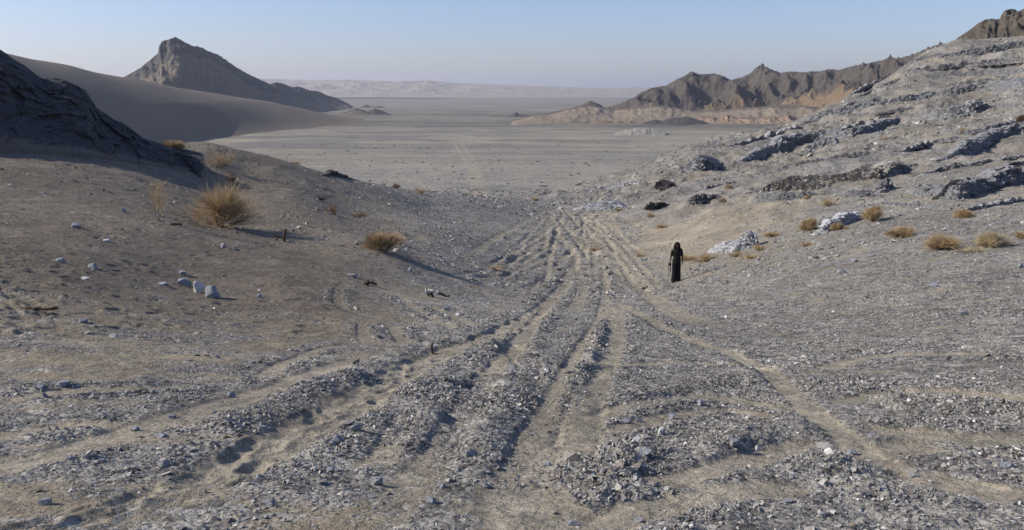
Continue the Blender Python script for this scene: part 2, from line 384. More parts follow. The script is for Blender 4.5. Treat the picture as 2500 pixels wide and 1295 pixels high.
# ------------------------------------------------------------------ materials
class NT:
    def __init__(s, name, rough=.95, spec=.2):
        s.m = bpy.data.materials.new(name); s.m.use_nodes = True; s.t = s.m.node_tree; s.n = s.t.nodes
        s.b = s.n['Principled BSDF']; s.b.inputs['Roughness'].default_value = rough; s.b.inputs['Specular IOR Level'].default_value = spec
        s.co = s.n.new('ShaderNodeTexCoord').outputs['Object']
    def link(s, a, b): s.t.links.new(a, b)
    def _set(s, sock, v):
        if isinstance(v, bpy.types.NodeSocket): s.link(v, sock)
        elif v is not None:
            if sock.type == 'RGBA' and len(v) == 3: v = (*v, 1)
            sock.default_value = v
    def attr(s, name):
        a = s.n.new('ShaderNodeAttribute'); a.attribute_name = name; return a.outputs['Fac']
    def mapping(s, sc, co=None):
        m = s.n.new('ShaderNodeMapping'); s.link(co or s.co, m.inputs['Vector']); m.inputs['Scale'].default_value = sc; return m.outputs[0]
    def noise(s, scale, detail=4, rough=.55, co=None, dist=0):
        t = s.n.new('ShaderNodeTexNoise'); s.link(co or s.co, t.inputs['Vector']); t.inputs['Scale'].default_value = scale
        t.inputs['Detail'].default_value = detail; t.inputs['Roughness'].default_value = rough; t.inputs['Distortion'].default_value = dist; return t.outputs['Fac']
    def vor(s, scale, co=None, out='Color', feature='F1'):
        t = s.n.new('ShaderNodeTexVoronoi'); s.link(co or s.co, t.inputs['Vector']); t.inputs['Scale'].default_value = scale; t.feature = feature; return t.outputs[out]
    def math(s, op, a, b=None, clamp=False):
        t = s.n.new('ShaderNodeMath'); t.operation = op; t.use_clamp = clamp; s._set(t.inputs[0], a); s._set(t.inputs[1], b); return t.outputs[0]
    def ramp(s, f, lo, hi, a=0.0, b=1.0):
        t = s.n.new('ShaderNodeMapRange'); s.link(f, t.inputs[0]); t.inputs[1].default_value = lo; t.inputs[2].default_value = hi; t.inputs[3].default_value = a; t.inputs[4].default_value = b; return t.outputs[0]
    def mix(s, f, a, b, mode='MIX'):
        t = s.n.new('ShaderNodeMix'); t.data_type = 'RGBA'; t.blend_type = mode; s._set(t.inputs[0], f); s._set(t.inputs[6], a); s._set(t.inputs[7], b); return t.outputs[2]
    def gain(s, c, f):            # colour times a scalar
        t = s.n.new('ShaderNodeVectorMath'); t.operation = 'SCALE'; s.link(c, t.inputs[0]); s._set(t.inputs[3], f); return t.outputs[0]
    def red(s, c):
        t = s.n.new('ShaderNodeSeparateColor'); s.link(c, t.inputs[0]); return t.outputs[0]
    def bump(s, h, dist, strength=1.0, prev=None):
        t = s.n.new('ShaderNodeBump'); s.link(h, t.inputs['Height']); t.inputs['Distance'].default_value = dist; t.inputs['Strength'].default_value = strength
        if prev: s.link(prev, t.inputs['Normal'])
        return t.outputs[0]
    def out(s, col, nrm=None):
        s._set(s.b.inputs['Base Color'], col)
        if nrm: s.link(nrm, s.b.inputs['Normal'])
        return s.m

C_GRAV = (.345, .350, .375); C_GRAVD = (.085, .081, .074); C_SAND = (.265, .225, .160); C_SANDP = (.315, .270, .190)
def ground_mat(name):
    n = NT(name)
    g = n.attr('grav'); tan = n.attr('tan'); drk = n.attr('dark'); pale = n.attr('pale'); brn = n.attr('brown'); far = n.attr('far')
    cell = n.red(n.vor(26)); cell2 = n.red(n.vor(9)); cell3 = n.red(n.vor(2.6))
    spk = n.math('ADD', n.math('MULTIPLY', cell, .5), n.math('ADD', n.math('MULTIPLY', cell2, .3), n.math('MULTIPLY', cell3, .2)))
    gcol = n.mix(n.ramp(spk, .2, .8), C_GRAVD, (.42, .40, .35))
    thr = n.math('ADD', n.noise(7, 5, .7), n.math('MULTIPLY', n.math('SUBTRACT', cell, .5), .35))
    cover = n.ramp(n.math('SUBTRACT', n.math('ADD', g, n.math('MULTIPLY', thr, .9)), .86), -.14, .16)
    sc = n.mix(n.ramp(n.noise(1.7, 4), .35, .65), C_SAND, C_SANDP)
    sc = n.gain(sc, n.ramp(n.noise(90, 3, .7), .3, .7, .8, 1.18))
    c = n.mix(cover, sc, gcol)
    c = n.mix(n.math('MULTIPLY', tan, .85), c, n.gain(n.mix(n.ramp(n.noise(.5, 4), .3, .7), (.325, .29, .22), (.40, .36, .28)), n.ramp(n.noise(6, 6, .75), .3, .7, .65, 1.3)))
    c = n.mix(drk, c, n.gain(n.mix(.5, (.075, .07, .068), (.10, .095, .09)), n.ramp(n.noise(9, 5, .7), .3, .7, .5, 1.6)))
    c = n.mix(n.math('MULTIPLY', pale, n.ramp(n.noise(3, 4, .7), .35, .6)), c, (.50, .51, .53))
    c = n.gain(c, n.ramp(n.noise(.35, 5, .65), .3, .7, .80, 1.20))
    c = n.gain(c, n.ramp(n.noise(5.5, 9, .9), .36, .64, .55, 1.45))
    c = n.mix(brn, c, n.gain(n.mix(n.ramp(n.noise(.6, 5), .3, .7), (.140, .118, .090), (.190, .161, .122)), n.ramp(n.noise(14, 7, .8), .33, .67, .6, 1.4)))
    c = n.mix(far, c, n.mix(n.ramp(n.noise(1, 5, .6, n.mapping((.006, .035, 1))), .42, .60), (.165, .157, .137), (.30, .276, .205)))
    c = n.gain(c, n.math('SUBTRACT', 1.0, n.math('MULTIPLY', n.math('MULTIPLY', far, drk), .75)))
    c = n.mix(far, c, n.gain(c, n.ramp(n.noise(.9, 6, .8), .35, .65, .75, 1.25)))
    c = n.gain(c, n.ramp(n.noise(1, 7, .75, n.mapping((.05, .22, 1))), .33, .67, .82, 1.18))
    h = n.math('ADD', n.math('MULTIPLY', n.vor(26, out='Distance'), n.math('MULTIPLY', cover, -.9)), n.math('MULTIPLY', n.noise(30, 4, .7), .8))
    b = n.bump(h, .035, .9)
    b = n.bump(n.noise(5, 6, .75), .14, .7, b)
    b = n.bump(n.noise(.9, 5, .7), .5, .35, b)
    return n.out(c, b)
def rock_mat(name, a, b, c_hi, scale=1.0, bump=.25, sandc=None, warm=None):
    n = NT(name)
    lay = n.noise(1.1 * scale, 6, .7, n.mapping((1, 1, 3.0)), .6)
    c = n.mix(n.ramp(lay, .32, .66), a, b)
    c = n.mix(n.ramp(n.noise(3.7 * scale, 6, .75), .55, .75), c, c_hi)
    cr = n.vor(2.6 * scale, out='Distance', feature='DISTANCE_TO_EDGE')
    c = n.gain(c, n.ramp(n.noise(14 * scale, 4, .7), .3, .7, .72, 1.25))
    if sandc is not None:
        c = n.mix(n.ramp(n.math('ADD', n.attr('sand'), n.math('MULTIPLY', n.math('SUBTRACT', n.noise(2.5 * scale, 6, .75), .5), .9)), .42, .58), c, n.gain(n.mix(n.ramp(n.noise(.8 * scale, 4), .3, .7), sandc, tuple(x * .86 for x in sandc)), n.ramp(n.noise(12 * scale, 5, .75), .3, .7, .8, 1.2)))
    if warm is not None:
        c = n.mix(n.attr('warm'), c, warm)
    bb = n.bump(n.noise(6 * scale, 7, .8), bump, .9); bb = n.bump(cr, bump * .5, .2, bb); bb = n.bump(n.noise(1.6 * scale, 5, .7), bump * 2.2, .6, bb)
    return n.out(c, bb)

M_ground = ground_mat('gravelly_sand')
# ------------------------------------------------------------------ ground and hillside
tan = np.clip(.5 + 1.0 * fbm2(XX * .006, YY * .035, 3, 81), 0, 1) * sstep(150, 320, YY) * (1 - .75 * sstep(520, 760, YY)) * .8
tan = np.maximum(tan, np.clip(.35 + fbm2(XX * .05, YY * .12, 3, 85), 0, 1) * hs * sstep(45, 85, YY) * .5)
tan = np.maximum(tan, .5 * np.clip(midright * 1.3, 0, 1))
tan = np.maximum(tan, left * sstep(15, 26, YY) * sstep(64, 46, YY) * .75 * (1 - .7 * sstep(.45, .8, grav)))
tan = np.maximum(tan, sand * .95)
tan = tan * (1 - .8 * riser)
dark = sstep(560, 640, YY) * .55 * np.clip(.7 + fbm2(XX * .004, YY * .01, 2, 91), 0, 1) * (1 - sstep(900, 1500, YY) * .7)
dk = hit0(1575, 470); dk2 = hit0(1640, 420)
dark = np.maximum(dark, .75 * np.exp(-(((XX - dk[0]) / 7) ** 2 + ((YY - dk[1]) / 9) ** 2)) * np.clip(.6 + nz1, 0, 1))
dark = np.maximum(dark, .6 * np.exp(-(((XX - dk2[0]) / 8) ** 2 + ((YY - dk2[1]) / 14) ** 2)) * np.clip(.6 + nz1, 0, 1))
dark = np.maximum(dark, .32 * hs * sstep(42, 70, YY) * np.clip(.9 + 1.2 * fbm2(XX * .2, YY * .2, 3, 171), 0, 1.6))
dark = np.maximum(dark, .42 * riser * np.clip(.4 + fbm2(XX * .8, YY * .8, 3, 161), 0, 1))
pale = np.clip(fbm2(XX * .22, YY * .12, 3, 95) * 1.6 - .1, 0, 1) * hs * sstep(26, 45, YY) * .22
grav2 = np.where(YY > 60, np.clip(.62 + .3 * fbm2(XX * .1, YY * .1, 3, 99), 0, 1), grav)
grav2 = grav * (1 - sstep(50, 75, YY)) + grav2 * sstep(50, 75, YY) * (1 - sand)
V = np.stack([XX, YY, ZZ], -1).reshape(-1, 3)
FA = grid_faces(NR, NC)
hm = hill_in.ravel()[FA[:, 0]]
brown = left * sstep(8, 17, YY) * sstep(110, 75, YY) * np.clip(1.25 - .9 * grav2 + .5 * nz1, .25, 1) * .88
brown = np.maximum(brown, .45 * left * sstep(5, 12, YY) * np.clip(.5 + nz1, 0, 1))
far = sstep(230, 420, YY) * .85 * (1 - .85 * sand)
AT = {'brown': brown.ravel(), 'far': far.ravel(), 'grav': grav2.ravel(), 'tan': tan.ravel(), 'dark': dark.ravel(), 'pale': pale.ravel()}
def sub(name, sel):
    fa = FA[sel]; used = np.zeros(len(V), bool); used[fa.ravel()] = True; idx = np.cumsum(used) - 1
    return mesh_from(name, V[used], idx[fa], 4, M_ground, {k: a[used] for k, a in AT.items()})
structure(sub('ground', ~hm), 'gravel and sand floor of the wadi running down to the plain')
structure(sub('hillside', hm), 'stony slope rising to the right edge with grey rock ledges')

# ------------------------------------------------------------------ dune on the left
M_dune = NT('dune_sand')
_c = M_dune.mix(M_dune.ramp(M_dune.noise(.02, 5, .6, M_dune.mapping((1, .4, 2.5))), .35, .65), (.150, .125, .092), (.175, .146, .108))
_c = M_dune.gain(_c, M_dune.ramp(M_dune.noise(1.2, 5, .8), .3, .7, .86, 1.14))
M_dune = M_dune.out(_c, M_dune.bump(M_dune.noise(.6, 6, .8), .35, .5))
D = [(0,95,420),(170,128,480),(340,168,560),(500,205,650),(650,235,760),(800,262,860),(900,280,905),(-300,35,380),(-600,10,360)]
dp = [(2.2 * float(tx_of(u, v)), math.log(Y), float(slope_of(v)) * Y) for u, v, Y in D]
dp += [(2.2 * float(tx_of(u, v)), math.log(Y), z) for u, v, Y, z in [(520,335,488,-26.2),(700,318,582,-26.2),(900,300,722,-26.2),(960,290,840,-26.4),(400,350,430,-26.2),(200,380,360,-26.2),(0,400,300,-26.2),(-300,430,250,-26.2),
       (520,335,440,-30),(700,318,530,-30),(900,300,650,-30),(1020,290,760,-32),(1020,285,950,-32),(0,400,240,-30),(-500,430,200,-30)]]
dp += [(2.2 * float(tx_of(u, v)), math.log(Y), z) for u, v, Y, z in [(0,95,560,0),(170,128,640,-4),(340,168,720,-10),(500,205,850,-20),(650,235,950,-26),(800,262,1000,-30),(-400,95,520,2)]]
dt = TPS([(a, b) for a, b, c in dp], np.array([c for a, b, c in dp]), .05)
t_, y_ = np.meshgrid(np.linspace(-.85, -.08, 420), np.exp(np.linspace(math.log(205), math.log(1080), 420)))
dzz = CAMZ + dt(2.2 * t_, np.log(y_)) + .25 * fbm2(t_ * y_ * .02, y_ * .03, 3, 12)
structure(grid_obj('dune', t_ * y_, y_, np.maximum(np.where(dzz > 0, dzz * sstep(-5, 20, dzz), dzz) - 1.3 * sstep(14, 2, dzz), -6), M_dune), 'smooth grey-brown sand dune sloping down to the plain from the left')

# ------------------------------------------------------------------ ridges and mountains
def ridge(name, sil, Yk, front, back, base, mat, ncol=400, nrow=110, amp=.22, lam=40, seed=0, pw=1.0, jag=.04, sandfn=None, ends=True, warmfn=None, stretch=2.2):
    us = np.array([p[0] for p in sil], float); vsl = np.array([p[1] for p in sil], float)
    u = np.linspace(us[0], us[-1], ncol); v = np.interp(u, us, vsl); Yc = np.interp(u, [k[0] for k in Yk], [k[1] for k in Yk])
    sl = slope_of(v); tx = tx_of(u, v); zc = CAMZ + sl * Yc
    q = np.concatenate([-(np.linspace(1, 0, int(nrow * .72), endpoint=False) ** 1.15), np.linspace(0, 1, nrow - int(nrow * .72))])
    Q, Uu = np.meshgrid(q, u, indexing='ij')
    Yg = Yc[None, :] + np.where(Q < 0, Q * front, Q * back); Xg = tx[None, :] * Yg
    bz = base(Xg, Yg) if callable(base) else base
    rel = np.maximum(zc[None, :] - bz, .01)
    p = (1 - np.abs(Q)) ** pw
    rg = ridged2(Xg / lam + seed, Yg / (lam * stretch) + seed, 5, seed) - .75
    env = np.sin(np.pi * np.clip(1 - np.abs(Q), 0, 1) ** .8) * .9 + .12 * (1 - np.abs(Q))
    Z = bz + rel * p + rel * amp * rg * env + rel * jag * fbm2(Xg / (lam * .22), Yg / (lam * .22), 4, seed + 5) * (1 - np.abs(Q) ** 4)
    Z += (np.abs(Q) > .93) * -.0
    el = (Z - CAMZ) / Yg; cur = el.max(0); tgt = sl
    k = max(3, ncol // 70); ker = np.hanning(k + 2)[1:-1]; ker /= ker.sum()
    cor = np.convolve(np.pad(tgt - cur, k // 2, mode='edge'), ker, 'same')[k // 2:k // 2 + ncol]
    Z += cor[None, :] * Yg * np.clip(1.15 - np.abs(Q), 0, 1) ** .7
    edge = np.minimum(1, (1 - np.abs(Q)) / .06); Z = Z * edge + (bz - .03 * np.max(rel)) * (1 - edge)
    at = {'sand': sandfn(Q, Uu, Z, rg) if sandfn else np.zeros(Z.shape)}
    if warmfn: at['warm'] = warmfn(Q, Uu, Z, rg)
    return grid_obj(name, Xg, Yg, Z, mat, at)

M_peak = rock_mat('peak_rock', (.075, .072, .072), (.11, .105, .10), (.16, .15, .14), .12, 1.6, (.20, .17, .135))
def pk_sand(Q, U_, Z, rg):
    s = sstep(-.10, -.38, Q) + .15
    s = s - sstep(540, 660, U_) * .55 * sstep(-.85, -.5, Q) - .5 * np.exp(-((U_ - 420) / 45) ** 2) * sstep(-.42, -.2, Q) + .5 * np.exp(-((U_ - 500) / 60) ** 2) * sstep(-.1, -.25, Q)
    return np.clip(s - .25 * rg, 0, 1)
structure(ridge('mountain', [(250,215),(300,190),(340,168),(366,147),(386,130),(388,112),(398,100),(412,96),(430,91),(446,100),(468,112),(490,115),(512,127),(532,133),(552,147),(578,165),(600,178),(625,190),(645,199),(660,206),(672,201),(690,204),(712,213),(730,212),(752,220),(780,224),(800,234),(818,238),(850,253),(862,262)],
    [(250,840),(430,900),(660,1100),(862,1500)], 190, 200, 0.0, M_peak, 460, 150, .10, 45, 3, 1.0, .05, pk_sand, stretch=2.4),
    'pyramid shaped peak with a dark rocky crest above the dune')

M_range = rock_mat('range_rock', (.112, .097, .082), (.158, .138, .115), (.22, .195, .165), .10, 3.0, (.30, .22, .14))
def rg_sand(Q, U_, Z, rg): return np.clip(sstep(-.62, -.92, Q) * .8 + .12 + .1 * sstep(1950, 2100, U_), 0, 1)
structure(ridge('mountain_range', [(1290,296),(1330,281),(1390,266),(1420,257),(1440,247),(1460,253),(1478,265),(1500,258),(1530,246),(1548,238),(1560,229),(1580,220),(1600,213),(1625,210),(1640,201),(1665,188),(1690,174),(1705,182),(1730,181),(1745,180),(1760,184),(1785,196),(1810,189),(1832,180),(1845,166),(1858,158),(1872,163),(1888,172),(1905,178),(1930,175),(1962,177),(2000,174),(2030,169),(2048,171),(2080,162),(2110,156),(2150,148),(2172,141),(2200,141),(2215,137),(2240,132),(2262,118),(2285,111),(2320,104),(2400,60),(2600,10)],
    [(1290,860),(1500,900),(1860,960),(2100,860),(2600,760)], 120, 260, 0.0, M_range, 900, 220, .46, 74, 10, .85, .07, rg_sand, stretch=1.2),
    'jagged brown mountain range behind the plain on the right')
M_foot = rock_mat('foothill_rock', (.13, .11, .09), (.19, .155, .12), (.24, .19, .14), .12, 1.2, (.31, .255, .185))
structure(ridge('foothills', [(1238,298),(1255,293),(1300,282),(1350,276),(1400,263),(1440,256),(1470,262),(1500,268),(1545,263),(1600,257),(1640,262),(1690,270),(1760,268),(1840,262),(1920,255),(2000,262),(2060,258),(2160,280)],
    [(1238,745),(1440,800),(1700,800),(2060,780)], 75, 90, 0.0, M_foot, 520, 90, .12, 26, 14, .9, .05,
    lambda Q, U_, Z, rg: np.clip(.95 - sstep(-.25, -.05, Q) * .75 - sstep(1650, 1750, U_) * .30 + .15 * rg, 0, 1), stretch=2.5),
    'tan sand covered foothills at the foot of the brown range')
M_red = rock_mat('reddish_foothill_rock', (.20, .14, .105), (.26, .19, .14), (.30, .23, .17), .3, .8, (.33, .25, .175))
structure(ridge('foothill', [(1640,303),(1670,294),(1700,288),(1730,284),(1752,288),(1775,280),(1800,288),(1830,285),(1850,289),(1880,284),(1905,287),(1925,279),(1945,288),(1970,286),(2010,292),(2050,296)],
    [(1640,735),(2050,715)], 28, 40, 0.0, M_red, 300, 60, .30, 12, 24, .8, .10, lambda Q, U_, Z, rg: np.clip(.9 - sstep(-.45, -.15, Q) * .7, 0, 1), stretch=2),
    'low reddish foothill in front of the range')
M_dk = rock_mat('dark_mound_rock', (.07, .065, .06), (.10, .092, .082), (.14, .125, .11), .25, .6, (.16, .14, .12))
def mound(sil, Y, fr, label, mat=M_dk, seed=31, sd=None):
    return structure(ridge('hill', sil, [(sil[0][0], Y), (sil[-1][0], Y)], fr, fr, -.5, mat, 160, 60, .10, fr * .8, seed, 1.35, .03, sd), label)
mound([(1555,306),(1575,298),(1600,292),(1615,296),(1630,290),(1655,287),(1680,285),(1715,296),(1740,304)], 700, 22, 'dark grey mound at the foot of the tan foothills', seed=33)
mound([(1435,303),(1455,295),(1475,293),(1500,299),(1510,295),(1525,299),(1540,295),(1562,304)], 715, 18, 'brown low mounds at the foot of the tan foothills', M_red, 35)
mound([(1240,284),(1252,279),(1259,274),(1266,279),(1280,280),(1310,284)], 930, 24, 'tiny dark cone standing far out on the plain', seed=37)
mound([(832,277),(850,272),(868,265),(885,268),(905,276),(922,281)], 960, 22, 'small sand blown mound beyond the dune foot', M_peak, 41, lambda Q, U_, Z, rg: np.clip(.75 - .6 * sstep(-.3, 0, Q), 0, 1))
mound([(890,278),(904,270),(914,265),(927,269),(945,276),(958,280)], 1000, 16, 'narrow dark rock ridge at the tip of the dune', M_dk, 43)
mound([(880,262),(893,256),(910,262)], 1460, 14, 'small dark rock knob beyond the dune tip', M_dk, 45)
mound([(906,263),(922,259),(946,263)], 1440, 14, 'thin dark rock ridge farthest past the dune tip', M_dk, 47)
mound([(300,1),(301,1)], 1, 1, '', M_dk) if False else None
M_pale = rock_mat('pale_mound_rock', (.27, .25, .21), (.32, .30, .26), (.36, .34, .30), .4, .4, (.33, .30, .24))
structure(ridge('hill', [(1500,326),(1520,319),(1560,312),(1585,313),(1625,321)], [(1500,540),(1625,540)], 20, 20, -.4, M_pale, 120, 40, .15, 9, 51, 1.0, .05), 'pale whitish mound on the plain before the foothills')
M_far = rock_mat('far_dune_sand', (.36, .31, .25), (.42, .365, .30), (.46, .41, .34), .006, 16, (.40, .35, .28))
structure(ridge('far_dunes', [(-900,196),(300,190),(640,192),(760,196),(860,195),(960,199),(1040,197),(1075,199),(1110,203),(1200,206),(1300,210),(1400,213),(1480,216),(1540,214),(1700,212),(2100,206),(3400,200)],
    [(-900,6400),(3400,6400)], 2300, 2600, 0.0, M_far, 900, 150, .22, 420, 61, .75, .07, stretch=.8),
    'far line of pale pinkish dunes on the horizon')
structure(ridge('far_ridge', [(700,244),(800,239),(900,238),(1000,239),(1060,240),(1120,241),(1200,243),(1280,245)], [(700,3300),(1280,3300)], 160, 200, -.5, M_dk, 260, 40, .2, 90, 63, .6, .06), 'low dark escarpment line across the far plain')
mound([(1180,247),(1300,244),(1500,245),(1700,244),(1900,247)], 3000, 120, 'thin low rise far across the plain', M_range, 65)

# brown summit behind the right hillside, and the shaded rock slope on the left
M_brown = rock_mat('summit_rock', (.13, .11, .09), (.19, .165, .13), (.26, .225, .17), .6, .6)
structure(ridge('summit', [(2230,160),(2262,128),(2285,112),(2300,112),(2330,100),(2345,88),(2365,75),(2385,60),(2402,49),(2420,46),(2440,48),(2446,34),(2456,24),(2474,22),(2486,28),(2500,22),(2560,0),(2700,-50),(2900,-80)],
    [(2230,160),(2500,175),(2900,170)], 34, 50, lambda X, Y: 28.0 + 0 * X, M_brown, 360, 110, .22, 9, 71, .8, .07), 'brown rocky summit above the right hillside')
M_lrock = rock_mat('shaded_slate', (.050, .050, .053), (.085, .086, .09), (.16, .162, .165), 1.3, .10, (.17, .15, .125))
def left_rock():
    sil = np.array([(-700,-60),(-300,20),(-150,70),(0,120),(30,142),(60,160),(85,180),(105,192),(128,188),(150,192),(170,200),(190,210),(208,220),(222,240),(235,262),(256,276),(275,290),(300,300),(330,322),(350,338),(372,345),(395,352),(420,362),(445,380),(468,384),(470,402),(485,418),(500,440)], float)
    ncol, nrow = 640, 200
    u = np.linspace(-700, 500, ncol); v = np.interp(u, sil[:, 0], sil[:, 1]); Yc = np.interp(u, [-700, 0, 200, 330, 500], [36, 43, 44, 45, 46.5])
    fr = np.interp(u, [-700, 0, 200, 330, 430, 500], [9, 7.2, 6, 4.4, 2.6, 1.2]); tx = tx_of(u, v); zc = CAMZ + slope_of(v) * Yc
    q = np.concatenate([-np.linspace(1.1, 0, 150, endpoint=False), np.linspace(0, 1, 50)]); Q, Uu = np.meshgrid(q, u, indexing='ij')
    Yg = Yc[None] + np.where(Q < 0, Q * fr[None], Q * fr[None] * 1.2); Xg = tx[None] * Yg
    gz = Hz(Xg, np.maximum(Yg, 1.4)); rel = np.maximum(zc[None] - gz, .02)
    p = np.clip(1 - np.abs(Q), 0, 1) ** .85
    Z = gz + rel * p - .25 * (np.abs(Q) > .97)
    c1, e1 = vor3(Xg * .45 + Yg * .2, Yg * .6, Z * .9 - Xg * .25, 3); c2, e2 = vor3(Xg * 1.5 + Yg * .3, Yg * 1.7, Z * 1.7 - Xg * .5, 5)
    m = np.clip(1 - np.abs(Q), 0, 1) ** .5 * np.minimum(1, rel / 1.2)
    c3, e3 = vor3(Xg * 3.6 + Yg, Yg * 4, Z * 3.6 - Xg * 1.2, 8)
    d = (c1 - .45) * 1.0 + (c2 - .5) * .5 + (c3 - .5) * .22 + .35 * fbm2(Xg * .5 + Z * .5, Z * .7 - Xg * .3, 5, 77) - .1
    env = m * np.clip(np.abs(Q) * 4, .35, 1)
    Yg = Yg - d * env * .8; Xg = Xg + d * env * .3; Z = Z + d * env * .25
    sd = np.clip(sstep(-.78, -1.05, Q) + .25 * (c1 < .3), 0, 1)
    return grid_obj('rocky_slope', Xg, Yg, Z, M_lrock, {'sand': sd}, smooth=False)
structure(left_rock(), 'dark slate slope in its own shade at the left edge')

# ------------------------------------------------------------------ rock outcrops on the right hillside
M_ledge = rock_mat('grey_ledge_rock', (.21, .213, .22), (.33, .335, .34), (.44, .44, .435), .8, .16)
M_warmledge = rock_mat('brown_ledge_rock', (.27, .255, .23), (.42, .40, .365), (.48, .46, .43), .8, .16)
M_paler = rock_mat('pale_outcrop_rock', (.42, .43, .445), (.54, .555, .57), (.66, .67, .67), 1.6, .09)
M_black = rock_mat('black_outcrop_rock', (.06, .056, .054), (.105, .10, .095), (.19, .18, .17), 1.5, .12)
def outcrop(px, label, mat=None, seed=0, cell=(1.2, 1.2, .6), depth=2.2, blk=.27, lean=.35, brk=.38, name='rock_outcrop', group=None):
    """px: (u, v, height px) along the visible foot of the ledge"""
    mat = mat or M_ledge
    hp = [tuple(hit(u, v)) for u, v, h in px]; ym = float(np.median([q[1] for q in hp])); kp = []
    for (u, v, h), q in zip(px, hp):
        if not .72 < q[1] / ym < 1.35:
            yy = min(max(q[1], .85 * ym), 1.15 * ym); xx = float(tx_of(u, v)) * yy; q = (xx, yy, float(Hz(xx, yy)))
        kp.append(q + (h * q[1] / F,))
    K = catmull(kp, 8)
    Ym = K[:, 1].mean(); ds = Ym * .0011
    seg = np.linalg.norm(np.diff(K[:, :2], axis=0), axis=1); arc = np.concatenate([[0], np.cumsum(seg)]); n = int(np.clip(arc[-1] / ds, 40, 620))
    s = np.linspace(0, arc[-1], n); P = np.stack([np.interp(s, arc, K[:, k]) for k in range(4)], 1)
    T = np.gradient(P[:, :2], axis=0); T = np.stack([np.convolve(np.pad(T[:, k], 12, mode='edge'), np.ones(25) / 25, 'valid') for k in (0, 1)], 1); T /= np.linalg.norm(T, axis=1)[:, None] + 1e-9
    Nn = np.stack([T[:, 1], -T[:, 0]], 1); Nn *= np.sign(-(Nn * P[:, :2]).sum(1))[:, None]
    L = arc[-1]; taper = sstep(0, .12 * L, s) * sstep(0, .12 * L, L - s)
    hh = P[:, 3] * (.35 + .65 * taper) * np.clip(.95 + brk * fbm2(s / (2.6 * P[:, 3].mean() + .01), s * 0 + seed, 4, seed), .12, 1.4)
    hh = np.maximum(hh * (.76 if name == 'rock_outcrop' else 1), .08)
    prof_ = np.array([(.22, -.5), (.18, 0), (.06, .30), (-.02, .62), (-.12, .88), (-.35, 1.02), (-.9, 1.04), (-depth * .7, .8), (-depth, 0)])
    m = 64; tt = np.linspace(0, len(prof_) - 1, m); O = np.interp(tt, range(len(prof_)), prof_[:, 0]); H = np.interp(tt, range(len(prof_)), prof_[:, 1])
    X = P[None, :, 0] + Nn[None, :, 0] * O[:, None] * hh[None]; Y = P[None, :, 1] + Nn[None, :, 1] * O[:, None] * hh[None]
    Z = P[None, :, 2] + H[:, None] * hh[None]
    gz = Hz(X, Y); w = sstep(5.5, 8, tt)[:, None]; Z = Z * (1 - w) + (gz - .35 * hh[None]) * w
    sc = 1.0 / max(P[:, 3].mean() * .30, .12)
    c1, e1 = vor3(X * sc / cell[0], Y * sc / cell[1], Z * sc / cell[2], seed); c2, e2 = vor3(X * sc * 2.6 / cell[0], Y * sc * 2.6 / cell[1], Z * sc * 2.6 / cell[2], seed + 3)
    d = ((c1 - .5) * blk * 1.6 + (c2 - .5) * blk * .7 - .30 * blk * (1 - sstep(0, .16, e1)) - .2 * blk * (1 - sstep(0, .12, e2)) + .12 * fbm2(X * sc, Z * sc, 3, seed)) * hh[None]
    X = X + Nn[None, :, 0] * d; Y = Y + Nn[None, :, 1] * d; Z = Z + d * lean
    o = grid_obj(name, X, Y, Z, mat, {'sand': Z * 0}, smooth=False)
    tag(o, label, 'rock outcrop', group)
    return o
OG = 'rock outcrops on the right hillside'
COLM = (.55, .9, 1.5)
outcrop([(1795,402,18),(1850,388,26),(1920,362,34),(2000,345,34),(2080,335,26),(2160,312,26),(2195,292,20)], 'long grey ledge climbing across the middle of the right hillside', None, 3, (.8, 1, .9), group=OG)
outcrop([(1965,372,24),(1995,365,30),(2040,352,22)], 'dark craggy block hanging just below the long middle ledge', None, 5, (.8, 1, 1), group=OG)
outcrop([(1818,475,16),(1880,468,26),(1950,462,38),(2030,455,34),(2100,440,44),(2150,437,42),(2200,420,30),(2240,402,16)], 'columnar brown-grey cliff band with vertical cracks above the tan patch', M_warmledge, 7, COLM, 1.8, .5, group=OG)
outcrop([(2130,468,16),(2160,470,40),(2185,462,24)], 'small squared grey block below the columnar cliff band', None, 9, (1, 1, 1.2), 1.6, group=OG)
outcrop([(1830,494,12),(1880,490,22),(1950,486,20),(2010,476,22)], 'low grey ledge under the left half of the cliff band', None, 11, (1.2, 1, .6), group=OG)
outcrop([(2040,475,12),(2090,482,22),(2150,478,18)], 'low slaty ledge right beneath the cliff band centre', None, 12, (1.2, 1, .6), group=OG)
outcrop([(1950,300,12),(2010,285,22),(2090,266,24),(2180,252,20),(2260,240,18),(2330,232,24),(2420,222,30),(2500,222,28),(2600,225,25)], 'long slate blue ledge across the upper hillside', None, 13, (1, 1, .8), group=OG)
outcrop([(2190,165,8),(2240,150,12),(2330,138,14),(2420,128,20),(2500,115,18),(2600,112,18)], 'topmost grey ledge beneath the brown summit', None, 15, (1, 1, .7), group=OG)
outcrop([(2050,262,6),(2180,205,10),(2290,190,10),(2400,185,14),(2520,178,12)], 'thin broken ledge between the topmost and upper ledges', None, 16, (1.4, 1, .5), group=OG)
outcrop([(2240,300,16),(2300,292,30),(2360,285,38),(2395,270,34),(2420,262,14)], 'steep grey crag with a black notch on the right hillside', None, 17, (.8, 1, 1.2), group=OG)
outcrop([(2300,322,8),(2360,330,16),(2430,318,16),(2490,300,12)], 'low slate shelf under the notched crag', None, 18, (1.3, 1, .5), group=OG)
outcrop([(2210,470,22),(2270,480,40),(2340,487,50),(2410,470,60),(2480,452,60),(2560,440,55)], 'broad blue-grey slab outcrop at the right edge', M_ledge, 19, (2.0, 1.4, .7), 2.6, .28, group=OG)
